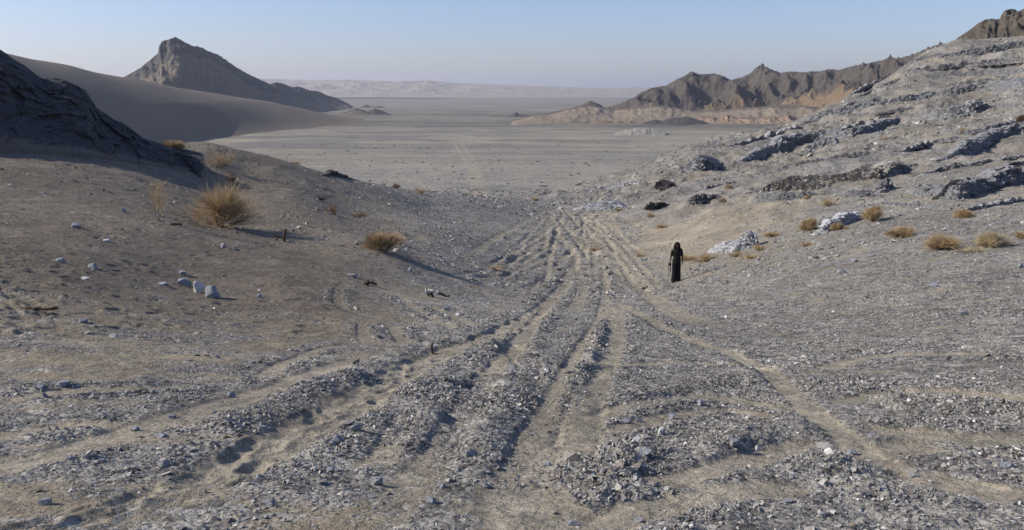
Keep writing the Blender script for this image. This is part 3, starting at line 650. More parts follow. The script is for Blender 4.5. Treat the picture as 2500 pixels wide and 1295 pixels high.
outcrop([(2290,395,20),(2350,378,28),(2420,350,34),(2480,330,34),(2560,318,30)], 'blue-grey stepped ledge above the broad slab at the right edge', M_ledge, 21, (1.2, 1, .8), 2.2, group=OG)
outcrop([(1670,412,16),(1690,416,28),(1715,418,38),(1745,410,26),(1755,398,10)], 'rounded dark grey crag left of the long middle ledge', None, 23, (.8, 1, .9), 1.8, .5, group=OG)
outcrop([(1742,322,6),(1780,320,10),(1830,322,14),(1868,322,8)], 'far grey knob on the hillside edge against the plain', None, 25, group=OG)
outcrop([(1592,458,6),(1606,461,18),(1620,462,24),(1634,460,14),(1644,456,6)], 'black jagged rock on the dark scree, upper of two', M_black, 27, (.8, 1, .9), 1.5, .6, group=OG)
outcrop([(1572,510,8),(1590,514,26),(1602,512,20),(1622,506,14),(1635,500,8)], 'black jagged rock on the dark scree, lower of two', M_black, 29, (.8, 1, .9), 1.5, .6, group=OG)
outcrop([(1675,498,12),(1695,502,30),(1725,494,26),(1765,488,12)], 'grey blocky rock right of the black jagged rocks', None, 31, (.8, 1, .9), 1.7, .5, group=OG)
outcrop([(1398,512,6),(1430,512,18),(1470,513,26),(1510,512,26),(1532,508,14)], 'pale crumbly outcrop where the wheel tracks leave the wadi', M_paler, 33, (.9, 1, .7), 2, .45, group=OG)
outcrop([(1725,617,10),(1750,618,24),(1775,617,30),(1788,616,18)], 'smooth pale blue boulder left half beside the person', M_paler, 37, (3.2, 2.6, 1.6), 1.5, .22, name='boulder')['group'] = 'pale boulders behind the person'
outcrop([(1776,617,18),(1800,613,34),(1828,607,40),(1856,599,22)], 'cracked pale blue boulder with dark clefts behind the person', M_paler, 38, (1.8, 2.0, 1.6), 2.0, .24, name='boulder')['group'] = 'pale boulders behind the person'
outcrop([(1980,575,10),(2010,570,30),(2050,555,36),(2090,540,30),(2120,528,14)], 'flat pale grey outcrop between dry bushes mid hillside', M_paler, 41, (1.6, 1.4, .6), 2.6, .25, group=OG)
outcrop([(1560,637,4),(1585,636,8),(1615,634,7),(1635,632,4)], 'strip of small white rubble left of the person', M_paler, 43, (1, 1, 1), 2.5, .6, group=OG)
outcrop([(1690,428,5),(1730,440,8),(1790,432,6)], 'low pale rubble line under the rounded crag', M_ledge, 45, group=OG)
M_ledge2 = rock_mat('pale_ledge_rock', (.24, .24, .242), (.37, .37, .37), (.48, .478, .47), .8, .16)
for k, (q, lb) in enumerate((
 ([(1990,345,5),(2060,318,8),(2140,296,9),(2230,280,7)], 'thin broken rib above the right end of the long middle ledge'),
 ([(1880,420,5),(1960,402,9),(2060,384,9),(2150,372,6)], 'thin grey rib across scree between middle ledge and cliff band'),
 ([(2200,372,6),(2280,350,10),(2360,340,8)], 'grey rib left of the stepped ledge, under the notched crag'),
 ([(2060,228,4),(2160,192,8),(2260,172,9),(2380,160,10),(2520,150,8)], 'faint grey rib just under the topmost ledge'),
 ([(2120,282,5),(2220,268,9),(2330,262,9),(2450,262,8),(2560,262,6)], 'low grey rib under the long slate blue ledge'),
 ([(2230,432,8),(2300,420,14),(2390,405,14),(2470,392,12),(2560,380,10)], 'flat bluish shelf between the stepped ledge and the broad slab'),
 ([(2060,512,5),(2140,505,9),(2230,508,10),(2320,512,7)], 'low blue-grey rubble shelf under the small squared block'),
 ([(2340,520,6),(2420,505,11),(2500,492,12),(2580,480,10)], 'low blue-grey shelf along the foot of the broad slab'),
 ([(1760,362,5),(1830,350,10),(1900,330,12),(1960,312,8)], 'short grey rib on the hillside edge beside the far knob'),
 ([(1420,478,4),(1480,462,8),(1560,448,6)], 'crumbly grey rib on the lower nose of the hillside'),
 ([(2290,212,4),(2380,204,9),(2470,200,9),(2560,196,6)], 'short rib above the long slate blue ledge at the right edge'),
 ([(1700,470,3),(1740,458,7),(1800,446,6)], 'small rib right above the grey blocky rock'))):
    outcrop(q, lb, M_ledge2 if k != 9 else M_paler, 60 + k, (1.3, 1.1, .6), 2.6, .4, group=OG, brk=1.3)
# left spur outcrops
outcrop([(788,430,2),(806,430,8),(818,431,20),(832,433,12),(852,437,8),(872,442,2)], 'dark pointed rock cone on the crest of the left spur', M_lrock, 47, (.8, .8, .9), 1.4, .3)
outcrop([(368,352,8),(400,374,20),(430,392,24),(462,414,34),(490,434,10)], 'slate outcrop with white edges at the foot of the shaded slope', M_lrock, 49, (1, 1, .7), 1.5, .4)
outcrop([(285,300,6),(310,312,10),(340,330,8)], 'small pale slate rib on the crest above the shaded slope', M_ledge, 51, (1, 1, .7), 1.5, .4)
outcrop([(570,304,3),(578,305,7),(590,306,3)], 'small black rock sticking out of the dune foot', M_black, 53) if False else None

# ------------------------------------------------------------------ gravel: chips of slate
def chip_templates(n, seed, flat=(.12, .4)):
    out = []; rs = np.random.RandomState(seed)
    for _ in range(n):
        bm = bmesh.new(); k = rs.randint(6, 9); f = rs.uniform(*flat)
        for _i in range(k):
            a = rs.rand() * 6.283; r = rs.uniform(.3, .5); bm.verts.new((math.cos(a) * r, math.sin(a) * r * rs.uniform(.6, 1), rs.uniform(-.5, .5) * f))
        bmesh.ops.convex_hull(bm, input=bm.verts)
        for v in [v for v in bm.verts if not v.link_faces]: bm.verts.remove(v)
        bmesh.ops.triangulate(bm, faces=bm.faces); bm.verts.ensure_lookup_table(); bm.verts.index_update()
        out.append((np.array([v.co[:] for v in bm.verts]), np.array([[v.index for v in fc.verts] for fc in bm.faces]))); bm.free()
    return out
CH = chip_templates(14, 5)
def euler_m(ax, ay, az):
    cx, sx, cy, sy, cz, sz = np.cos(ax), np.sin(ax), np.cos(ay), np.sin(ay), np.cos(az), np.sin(az)
    M = np.empty((len(ax), 3, 3)); M[:, 0, 0] = cz * cy; M[:, 0, 1] = cz * sy * sx - sz * cx; M[:, 0, 2] = cz * sy * cx + sz * sx
    M[:, 1, 0] = sz * cy; M[:, 1, 1] = sz * sy * sx + cz * cx; M[:, 1, 2] = sz * sy * cx - cz * sx
    M[:, 2, 0] = -sy; M[:, 2, 1] = cy * sx; M[:, 2, 2] = cy * cx; return M
n_ = NT('slate_chips', .8, .35)
_h = n_.attr('tone')
_c = n_.mix(n_.ramp(_h, 0, 1), (.12, .115, .105), (.385, .372, .338)); _c = n_.mix(n_.math('GREATER_THAN', _h, .965), _c, (.54, .53, .50)); _c = n_.mix(n_.math('LESS_THAN', _h, .10), _c, (.20, .17, .135))
M_chip = n_.out(n_.gain(_c, n_.ramp(n_.noise(60, 3), .3, .7, .8, 1.2)))
VV, FF, TN = [], [], []; voff = 0
def scatter(Y0, Y1, count, smin, smax, power=1.0, txr=.66, tilt=.42, thr=.0, floor=.012):
    global voff
    rs = RS; n = count
    Y = np.sqrt(rs.rand(n) * (Y1 ** 2 - Y0 ** 2) + Y0 ** 2); X = (rs.rand(n) * 2 - 1) * txr * Y
    g = Gsample(grav2, X, Y) * 1.0
    keep = rs.rand(n) < np.clip((g - thr), floor, 1.3) ** power / 1.3
    X, Y, g = X[keep], Y[keep], g[keep]; n = len(X)
    s = (.46 + .55 * np.clip(.5 + 1.1 * pn2(X * .9 + 3, Y * .9, 181), 0, 1.1)) * smin * (smax / smin) ** (rs.rand(n) ** 2.6) * (.8 + .25 * np.clip(g, 0, 1.3))
    b = Gsample(berm, X, Y); s *= 1 + .2 * np.clip(b, 0, 1)
    til = tilt * (1 + 1.2 * np.clip(b, 0, 1)) 
    M = euler_m(rs.normal(size=n) * til, rs.normal(size=n) * til, rs.rand(n) * 6.283) * s[:, None, None]
    z = Hz(X, Y) + s * .05; t = rs.randint(0, len(CH), n); tone = rs.rand(n)
    for k, (cv, cf) in enumerate(CH):
        w = np.where(t == k)[0]
        if not len(w): continue
        P = np.einsum('nij,vj->nvi', M[w], cv); P[..., 0] += X[w, None]; P[..., 1] += Y[w, None]; P[..., 2] += z[w, None]
        VV.append(P.reshape(-1, 3).astype(np.float32)); FF.append((cf[None] + (np.arange(len(w)) * len(cv))[:, None, None] + voff).reshape(-1, 3)); TN.append(np.repeat(tone[w], len(cv))); voff += len(w) * len(cv)
scatter(2.6, 9, 100000, .014, .055)
scatter(3.0, 20, 150000, .02, .07)
scatter(12, 45, 170000, .035, .12)
scatter(28, 100, 190000, .09, .36, .8, floor=.15)
scatter(75, 160, 110000, .20, .85, .8, floor=.3)
scatter(145, 360, 70000, .30, .9, .8, floor=.25, tilt=.3)
scatter(3, 30, 6500, .06, .17, .6, tilt=.25, floor=.25)
scatter(12, 60, 26000, .04, .14, 1, floor=.3)
scatter(25, 90, 3000, .2, .42, .5, tilt=.25)
gv = mesh_from('gravel', np.concatenate(VV), np.concatenate(FF), 3, M_chip, {'tone': np.concatenate(TN)}, smooth=False)
gv['kind'] = 'stuff'; gv['label'] = 'grey slate chips strewn over the sand'

# ------------------------------------------------------------------ single stones
M_stone = rock_mat('loose_stone', (.22, .235, .26), (.33, .345, .37), (.46, .47, .49), 5, .02)
M_stonew = rock_mat('pale_stone', (.50, .49, .47), (.62, .61, .59), (.70, .69, .67), 5, .015)
def stone(u, v, w, h, label, mat=None, seed=0, tilt=0.0, group=None, flat=None):
    P = hit(u, v); k = P.y / F; W, H = w * k, h * k; rs = np.random.RandomState(seed + 100)
    bm = bmesh.new()
    for _ in range(16):
        d = rs.normal(size=3); d /= np.linalg.norm(d); d = np.sign(d) * np.abs(d) ** .75
        bm.verts.new((d[0] * W * .5, d[1] * W * .36, d[2] * H * .62))
    bmesh.ops.convex_hull(bm, input=bm.verts)
    for x in [x for x in bm.verts if not x.link_faces]: bm.verts.remove(x)
    bmesh.ops.bevel(bm, geom=bm.edges[:], offset=min(W, H) * .06, segments=2, affect='EDGES', clamp_overlap=True)
    bmesh.ops.triangulate(bm, faces=bm.faces); bmesh.ops.subdivide_edges(bm, edges=bm.edges[:], cuts=1, use_grid_fill=True)
    for x in bm.verts:
        c = np.array(x.co) / max(W, H) * 4; x.co += x.co.normalized() * float(pn3(c[0:1], c[1:2], c[2:3], seed)[0]) * min(W, H) * .09
    me = bpy.data.meshes.new('stone'); bm.to_mesh(me); bm.free(); me.materials.append(mat or M_stone)
    o = bpy.data.objects.new('stone', me); COL.objects.link(o); o.location = (P.x, P.y, P.z + H * .36); o.rotation_euler = (rs.uniform(-.1, .1), tilt, rs.uniform(-.3, .3))
    return tag(o, label, 'stone', group)
ST = [
 (452,697,34,20,'flat grey stone, left of the three big stones in a row',None,.1),(483,714,30,30,'rounded pale stone, middle of the three big stones in a row',M_stonew,.3),(516,726,38,32,'craggy grey stone, right of the three big stones in a row',None,-.3),
 (532,728,18,12,'small dark stone tucked behind the craggy one',None,.1),(228,658,28,17,'round blue-grey stone alone on the left slope',None,.1),(208,683,22,8,'thin pale slab below the round blue-grey stone',M_stonew,0),
 (396,695,32,8,'flat slab half buried left of the big stones',None,0),(150,641,26,13,'low bluish stone at far left on the slope',None,0),(202,789,26,14,'dark stone right of the brown log',None,.1),
 (447,671,22,12,'dark stone standing above the three big stones',None,.1),(545,605,15,12,'small square stone below the big dry bush',None,.1),(633,727,14,10,'small blue stone right of the three big stones',None,.2),
 (1000,663,11,13,'thin upright stone left of the wadi centre',None,.1),(862,676,26,9,'dark flat stone above the left loop of track',None,.05),(1091,757,18,12,'pointed slab stone below the bleached root',None,-.3),
 (1046,771,11,9,'small wedge stone beside the short wheel tracks',None,.2),(869,1051,30,24,'big blue-grey stone on the right of the footprint rut',None,.15),(773,1075,16,14,'white stone inside the footprint rut',M_stonew,.1),
 (825,1079,30,18,'grey stone in a cluster below the big blue-grey stone',None,.2),(812,1087,20,14,'small stone at the cluster foot by the footprint rut',None,.1),(870,1082,18,9,'pale chip at the right end of the rut side cluster',M_stonew,.1),
 (402,1138,28,17,'tilted slab on the left bank of the footprint rut',None,-.35),(395,1068,32,12,'long flat slab on the gravel at lower left',None,.05),(112,1232,38,20,'hollow grey slab at the bottom left corner',None,-.15),
 (341,1210,13,13,'small white pebble in the sand at lower left',M_stonew,0),(631,1170,11,14,'little upright white stone below the footprints',M_stonew,.2),(1052,1227,30,18,'dark stone at the bottom between two wheel ruts',None,.1),
 (302,518,13,12,'dark stone high on the left slope',None,0),(186,556,28,12,'dark flat stone on the upper left slope',None,.1),(262,590,22,7,'white sliver stone on the left slope',M_stonew,0),
 (1574,1115,38,30,'biggest blue stone on the lower gravel heap',None,.3),(1616,1062,26,22,'angular pale stone above the lower gravel heap',M_stonew,-.2),(1530,1032,28,12,'grey stone pair member, left, above the heap',None,.1),(1560,1031,18,14,'grey stone pair member, right, above the heap',None,.1),
 (1795,1090,30,24,'dark stone on the crest of the gravel heap',None,.2),(1850,1100,16,16,'upright pale stone at the foot of the heap',M_stonew,.1),(2455,1140,44,16,'wide blue slab at the right edge foreground',None,.05),
 (565,970,26,14,'rounded dark stone on gravel left of centre',None,.1),(420,1020,22,10,'small dark stone on the left gravel field',None,0),(330,1052,26,14,'bluish stone above the long flat slab',None,.1),
 (155,942,44,14,'long jagged slab propped up on the left gravel',None,-.2),(100,948,30,9,'low slab left of the propped jagged one',None,-.1),(250,1130,24,12,'dark stone left of the tilted slab',None,.1),(175,1122,30,14,'broken grey slab on the lower left gravel',None,-.1),
 (660,1236,30,20,'grey stone at the bottom near the footprint rut',None,.1),(808,1152,24,16,'blue-grey stone in gravel between rut and wheel track',None,.1),(922,1185,30,22,'dark stone on the left rim of the sandy wheel rut',None,.1),(1188,1190,20,16,'dark stone on the berm between the two wheel ruts',None,.1),
 (1080,1190,20,14,'stone above the dark one between two ruts',None,.1),(1338,1138,22,10,'dark chip on the sand of the wide rut',None,.1),(1710,990,22,16,'stone on the middle gravel band at right',None,.1),(1642,1022,24,14,'slab on gravel above the pale angular stone',None,.1),
 (2130,1066,26,10,'small slab right of the thin sandy path',None,.0),(2432,1034,10,6,'white chip on sand near the right edge',M_stonew,.1),(1932,1168,18,12,'rounded stone right of the lower swale',None,.1),(1925,1228,26,14,'bluish stone at the bottom right of centre',None,.1),
 (2232,1165,26,12,'flat dark stone right foreground beside sand patch',None,.1),(1398,1283,34,14,'slab at the very bottom beside the wide rut',None,.1),(1560,1275,30,16,'tilted grey stone at the bottom edge',None,.3),(2010,1262,26,16,'grey stone on gravel near the bottom right',None,.2),
 (2080,1110,30,14,'dark stone pushed up on gravel beyond the path',None,.1),(1405,432+350,12,10,'small stone on the berm below the track fork',None,.1),
 (2055,667,26,10,'dark flat stone on the scree below the bushes',None,.1),(2085,640,18,9,'dark stone between two dry bushes on scree',None,.1),(2492,655,14,12,'dark stone at the right edge of the scree',None,.1),(2130,626,14,9,'small dark scree stone near the dense bush',None,.1),(2280,700,22,12,'dark stone low on the right scree',None,.1),(2352,770,22,12,'bluish slab on the lower right scree',None,.1),
]
for i, s in enumerate(ST): stone(*s[:5], mat=s[5], seed=i, tilt=s[6], group='loose stones on the gravel')

# ------------------------------------------------------------------ tubes: twigs, branches, wood
def tubes(name, paths, mat, sides=4, parent=None, smooth=True):
    """paths: list of (points Nx3, radii N)"""
    V_, F_ = [], []; off = 0; ang = np.arange(sides) / sides * 2 * np.pi
    for P, r in paths:
        P = np.asarray(P, float); T = np.gradient(P, axis=0); T /= np.linalg.norm(T, axis=1)[:, None] + 1e-9
        up = np.where(np.abs(T[:, 2:3]) > .9, np.array([[1., 0, 0]]), np.array([[0, 0, 1.]])); A = np.cross(T, up); A /= np.linalg.norm(A, axis=1)[:, None] + 1e-9; B = np.cross(T, A)
        ring = P[:, None] + (A[:, None] * np.cos(ang)[None, :, None] + B[:, None] * np.sin(ang)[None, :, None]) * np.asarray(r)[:, None, None]
        n = len(P); V_.append(ring.reshape(-1, 3)); i = (np.arange(n - 1)[:, None] * sides + np.arange(sides)[None]); j = (np.arange(n - 1)[:, None] * sides + (np.arange(sides)[None] + 1) % sides)
        F_.append(np.stack([i, j, j + sides, i + sides], -1).reshape(-1, 4) + off); off += n * sides
    return mesh_from(name, np.concatenate(V_), np.concatenate(F_), 4, mat, None, smooth, parent)
def twig_mat(name, a, b):
    n = NT(name, .9, .1); return n.out(n.mix(n.ramp(n.noise(9, 3), .35, .65), a, b))
M_tan = twig_mat('dry_twigs', (.37, .265, .14), (.52, .40, .24)); M_red2 = twig_mat('reddish_twigs', (.20, .12, .075), (.30, .19, .11))
M_tuft = twig_mat('dry_grass', (.42, .34, .20), (.54, .45, .29)); M_wood = twig_mat('old_wood', (.055, .038, .025), (.13, .09, .055)); M_bleach = twig_mat('bleached_wood', (.42, .40, .37), (.60, .58, .54)); M_stem = twig_mat('woody_stem', (.13, .09, .055), (.24, .17, .11))
def bush(u, v, w, h, label, kind='dense', seed=0, mat=None, lean=0.0, name='dry_bush'):
    P = hit(u, v); k = P.y / F; W, H = w * k, h * k; rs = np.random.RandomState(seed + 500); px = P.y / 852.0
    root = empty(name, P); tag(root, label, 'bush', 'dry bushes on the slopes')
    stems, tw = [], []
    ns = {'dense': 16, 'sparse': 9, 'tuft': 10, 'tall': 4}[kind]; nt = {'dense': 120, 'sparse': 14, 'tuft': 30, 'tall': 60}[kind]
    rt = max(.0022, px * {'dense': .22, 'sparse': .22, 'tuft': .24, 'tall': .15}[kind])
    for i in range(ns):
        az = rs.rand() * 6.283; el = rs.uniform(.12, 1.0) if kind != 'tall' else rs.uniform(.93, 1.04)
        hd = np.array([math.cos(az) * math.cos(el * 1.45) * W * .5, math.sin(az) * math.cos(el * 1.45) * W * .42, math.sin(el * 1.45) * H * .8]) * rs.uniform(.5, 1.05)
        hd[0] += lean * H * rs.uniform(.3, 1)
        t = np.linspace(0, 1, 8)[:, None]; bend = rs.normal(size=3) * (.07 if kind != 'tall' else .015) * H
        Q = hd * t * .72 + bend * np.sin(t * 3.1) + np.array([0, 0, H * .10]) * t * (1 - t) * 2; Q[:, 2] -= .02
        stems.append((Q, np.linspace(1, .35, 8) * rt * (2.2 if kind == 'tall' else 1.7)))
        for j in range(nt):
            s = rs.uniform(.25, 1); st = Q[0] + (np.array([np.interp(s, t[:, 0], Q[:, c]) for c in range(3)]) - Q[0])
            d = hd / (np.linalg.norm(hd) + 1e-6) + rs.normal(size=3) * (.55 if kind != 'tall' else .4) + np.array([0, 0, .25]); d /= np.linalg.norm(d)
            Ls = rs.uniform(.18, .42) * (W + H) * .5 * (.6 if kind == 'tall' else 1); tt = np.linspace(0, 1, 4)[:, None]
            Pt = st + d * Ls * tt + rs.normal(size=3) * Ls * .12 * tt * tt
            if Pt[-1, 2] < .01: Pt[:, 2] = np.maximum(Pt[:, 2], .01)
            tw.append((Pt, np.array([.8, .6, .5, .25]) * rt))
    A_ = np.concatenate([q for q, r in tw]); sx = W / (np.percentile(A_[:, 0], 97) - np.percentile(A_[:, 0], 3)); sz = H / max(np.percentile(A_[:, 2], 98), .01)
    S_ = np.array([sx, sx, sz]); stems = [(q * S_, r) for q, r in stems]; tw = [(q * S_, r) for q, r in tw]
    tubes('stem', stems, M_stem if kind != 'tuft' else (mat or M_tuft), 4, root); tubes('twigs', tw, mat or M_tan, 3, root)
    return root
BU = [
 (540,556,132,100,'largest dense tan bush on the left slope','dense',None,0),(386,540,52,104,'tall thin bush with a twisted stem left of the largest bush','tall',None,0),(936,614,72,48,'low dense tan bush right of the gnarled stump','dense',None,-.1),
 (966,592,30,18,'small wispy bush touching the low dense bush','sparse',None,.4),(538,408,72,42,'open brown bush on the sand above the largest bush','sparse',None,.1),(570,444,22,24,'small reddish bush below the open brown bush','sparse',M_red2,0),
 (367,314,40,28,'dark twiggy bush highest on the spur crest','sparse',M_red2,0),(345,332,46,24,'tan bush on the spur crest under the twiggy one','dense',None,0),(420,366,36,20,'tan bush beside the white edged slate outcrop','dense',None,.1),
 (815,524,38,28,'reddish open bush in the middle of the left slope','sparse',M_red2,0),(876,532,34,14,'flat reddish bush right of the open reddish one','sparse',M_red2,.2),(1030,474,26,16,'leaning bush on the far end of the left spur','sparse',None,-.6),
 (966,460,20,12,'faint twiggy bush left of the leaning one on the spur','sparse',M_red2,0),(782,488,26,8,'dead flat bush above the reddish open bush','sparse',M_wood,.2),(105,318,60,44,'bush in deep shade on the dark slate slope','dense',None,0),(720,402,20,7,'tan tuft on the spur crest near the rock cone','tuft',None,0),
 (1722,640,48,22,'tan tuft at the left foot of the pale boulder','tuft',None,.2),(1682,636,40,14,'flat tan tuft just right of the person','tuft',None,.1),(1800,626,34,12,'tan tuft under the pale boulder, left one','tuft',None,.2),(1850,612,30,15,'tan tuft at the right end of the pale boulder','tuft',None,.2),(1822,634,40,14,'pale sprawling tuft below the cracked boulder','tuft',None,.4),
 (1888,577,44,12,'pale low tuft above the cracked boulder','tuft',None,.5),(1975,564,28,28,'round tan bush at the left end of the flat outcrop','dense',None,.1),(2046,562,30,15,'low tan bush under the flat pale outcrop','dense',None,.1),(2130,542,30,36,'tall rounded bush at the right end of the flat outcrop','dense',None,.1),
 (2206,578,48,22,'wide tan bush between the rounded bush and the dense one','dense',None,.1),(2300,610,64,34,'densest round bush on the right scree','dense',None,.1),(2410,604,60,36,'sprawling pale bush right of the densest one','dense',M_tuft,.5),(2375,616,60,14,'pale grass skirt left of the sprawling bush','tuft',M_tuft,.3),
 (2352,532,34,18,'small bush above the densest bush','dense',None,.1),(2022,502,38,18,'reddish bush under the columnar cliff band','sparse',None,.2),(1971,486,14,9,'tiny orange tuft against the low ledge','tuft',None,0),(2356,325,24,11,'tan tuft below the notched crag','tuft',None,0),(2492,302,20,18,'dark green-brown bush at the right edge high up','dense',M_stem,0),
 (1613,558,22,9,'lone tuft on the sand patch behind the person','tuft',None,0),(1590,530,16,9,'tuft below the lower black rock','tuft',None,0),(1208,656,34,8,'dry sprig lying on gravel near the wheel track','sparse',None,.5),(1512,516,14,7,'tuft at the right end of the crumbly outcrop','tuft',None,0),(1305,489,14,5,'tuft at the far bend of the tracks','tuft',None,0),
 (1777,461,14,9,'tuft between the rounded crag and the cliff band','tuft',None,0),(1765,492,12,8,'tuft right of the grey blocky rock','tuft',None,0),(2492,582,30,18,'tuft at the right edge above the dark stone','tuft',None,0),(1972,601,28,9,'pale tuft in scree below the round tan bush','tuft',None,.2),(1562,626,18,6,'small tuft above the white rubble strip','tuft',None,0),(2160,342,14,7,'tuft on scree beneath the long middle ledge','tuft',None,0),(1448,612,24,7,'tuft beside the right hand wheel track','tuft',None,.2) ,
]
for i, b in enumerate(BU): bush(b[0], b[1], b[2], b[3], b[4], b[5], i, b[6], b[7])
# dark shrubs dotted over the plain
M_shrub = twig_mat('dark_shrub', (.045, .042, .036), (.085, .078, .06))
PL = []
rs = np.random.RandomState(77)
while len(PL) < 190:
    u = rs.uniform(640, 1700); v = 330 + 130 * rs.rand() ** 1.2
    if v < 345 + max(0, (800 - u)) * .1: continue
    P = hit(u, v)
    if P.y < 200 or P.y > 640: continue
    PL.append(P)
SHP = []
for q in range(5):
    rr = np.random.RandomState(q); tw = []
    for i in range(46):
        az = rr.rand() * 6.283; el = rr.uniform(.1, 1.5); d = np.array([math.cos(az) * math.cos(el), math.sin(az) * math.cos(el), math.sin(el) * .55]); t = np.linspace(0, 1, 4)[:, None]
        tw.append((d * t * .5 + rr.normal(size=3) * .05 * t, np.array([.05, .045, .035, .02])))
    o = tubes('desert_shrub', tw, M_shrub, 3); SHP.append(o)
for i, P in enumerate(PL):
    o = SHP[i] if i < 5 else SHP[i % 5].copy()
    if i >= 5: COL.objects.link(o)
    s = rs.uniform(.5, 1.35) ** 1.6; o.location = P; o.scale = (s, s, s * .6); o.rotation_euler = (0, 0, rs.rand() * 6)
    tag(o, 'tiny dark shrub dotted over the flat plain', 'shrub', 'dark shrubs dotted over the plain')

# ------------------------------------------------------------------ dead wood
def wood(u, v, label, paths, name='dead_wood', mat=None, extra=None):
    """paths in photo pixels relative to (u, v): list of [(dx, dy up, depth px), ...], r0, r1 in px"""
    P = hit(u, v); k = P.y / F; out = []
    for pts, r0, r1 in paths:
        Q = catmull([(a * k, c * k, b * k) for a, b, c in pts], 5); n = len(Q); rs_ = np.random.RandomState(int(u) + n)
        rad = np.linspace(r0, r1, n) * k * (1 + .22 * rs_.normal(size=n)); rad[0] *= .5; rad[-1] *= .4; out.append((Q, rad))
    root = empty(name, P); tag(root, label, 'dead wood'); tubes('trunk', out[:1], mat or M_wood, 7, root)
    if len(out) > 1: tubes('branches', out[1:], mat or M_wood, 6, root)
    return root
wood(98, 762, 'dark brown log lying on the left slope', [([(-48,3,0),(-20,8,0),(10,7,2),(48,9,0)], 6, 4), ([(20,8,0),(36,12,-2),(46,14,0)], 2.5, 1.5)], 'log')
wood(695, 590, 'gnarled upright stump with a hooked branch near the largest bush', [([(0,-3,0),(-1,10,0),(2,22,0),(4,32,0)], 4.5, 2.5), ([(-2,5,0),(-12,12,2),(-24,14,0),(-30,8,0)], 2.6, 1.6), ([(2,24,0),(-5,30,0),(-9,33,0)], 1.6, .8), ([(-12,12,0),(-18,6,0),(-22,2,0)], 1.8, 1.2), ([(4,28,0),(10,31,0)], 1.2, .8)], 'tree_stump')
wood(902, 698, 'black root clump with spiky ends left of the track', [([(-14,3,0),(-4,8,0),(8,7,0),(18,3,0)], 6, 3), ([(0,8,0),(8,13,0),(14,14,0)], 1.8, .8), ([(-6,6,0),(-12,12,0)], 1.6, .8), ([(6,6,0),(14,4,-3),(22,1,-4)], 2.2, 1)], 'root_clump')
w_ = wood(1058, 726, 'bleached root with dark arms lying on gravel', [([(-20,14,0),(-8,16,0),(6,14,0),(16,10,0)], 6, 4)], 'tree_root', M_bleach)
Pw = hit(1058, 726); kw = Pw.y / F
tubes('branches', [(catmull([(a * kw, c * kw, b * kw) for a, b, c in q], 5), np.linspace(r, r * .5, (len(q) - 1) * 5 + 1) * kw) for q, r in (([(-6,12,-2),(-2,5,-4),(2,0,-5)], 4.5), ([(8,12,0),(20,8,0),(32,3,0),(42,4,0)], 4), ([(-14,12,0),(-12,6,-2),(-8,1,-3)], 3.2))], M_wood, 6, w_)
wood(1056, 864, 'short upright stick stuck in the gravel by the footprint rut', [([(0,-3,0),(-1,10,0),(-2,20,0),(1,29,0)], 3.6, 2.6), ([(2,1,0),(10,0,0),(20,-2,-2)], 2, 1)], 'tree_stump')
wood(430, 552, 'small dark log below the thin bush', [([(-14,3,0),(0,5,0),(14,3,0)], 4, 3)], 'log')
wood(1342, 1058, 'tiny dark wood chip in the wide wheel rut', [([(-6,2,0),(0,4,0),(7,3,0)], 3, 2)], 'wood_chip')
wood(495, 790, 'pale dry twig curled on the left gravel', [([(-14,4,0),(-4,0,0),(6,3,0),(18,1,0)], 1.1, .7)], 'twig', M_bleach)
wood(1800, 905, 'pale dry twig lying beside the sandy path', [([(-20,10,0),(0,4,0),(22,-2,-4)], 1.4, .8)], 'twig', M_bleach)
wood(2085, 862, 'dark dry sprig on the right gravel', [([(-22,2,0),(0,8,0),(20,3,0)], 1.8, 1), ([(-6,6,0),(-10,14,0)], 1.2, .6), ([(6,7,0),(14,13,0)], 1.2, .6)], 'dry_sprig')

# ------------------------------------------------------------------ the person
def skin_obj(name, nodes, edges, mat, parent, root=0, sub=2):
    me = bpy.data.meshes.new(name); me.from_pydata([n[:3] for n in nodes], edges, []); o = bpy.data.objects.new(name, me); COL.objects.link(o)
    md = o.modifiers.new('skin', 'SKIN'); md.use_smooth_shade = True
    for i, n in enumerate(nodes):
        sv = me.skin_vertices[0].data[i]; r = n[3]; sv.radius = (r, n[4] if len(n) > 4 else r); sv.use_root = (i == root)
    ms = o.modifiers.new('sub', 'SUBSURF'); ms.levels = sub; ms.render_levels = sub
    me.materials.append(mat); o.parent = parent; return o
def plain_mat(name, col, rough=.9):
    n = NT(name, rough, .2); return n.out(n.gain(n.mix(n.ramp(n.noise(12, 3), .3, .7), col, tuple(c * .75 for c in col)), 1.0))
M_skin = plain_mat('skin', (.09, .048, .032), .6); M_black2 = plain_mat('black_cloth', (.012, .011, .012)); M_hair = plain_mat('black_hair', (.014, .010, .009), .5); M_lens = plain_mat('black_plastic', (.01, .01, .01), .4)
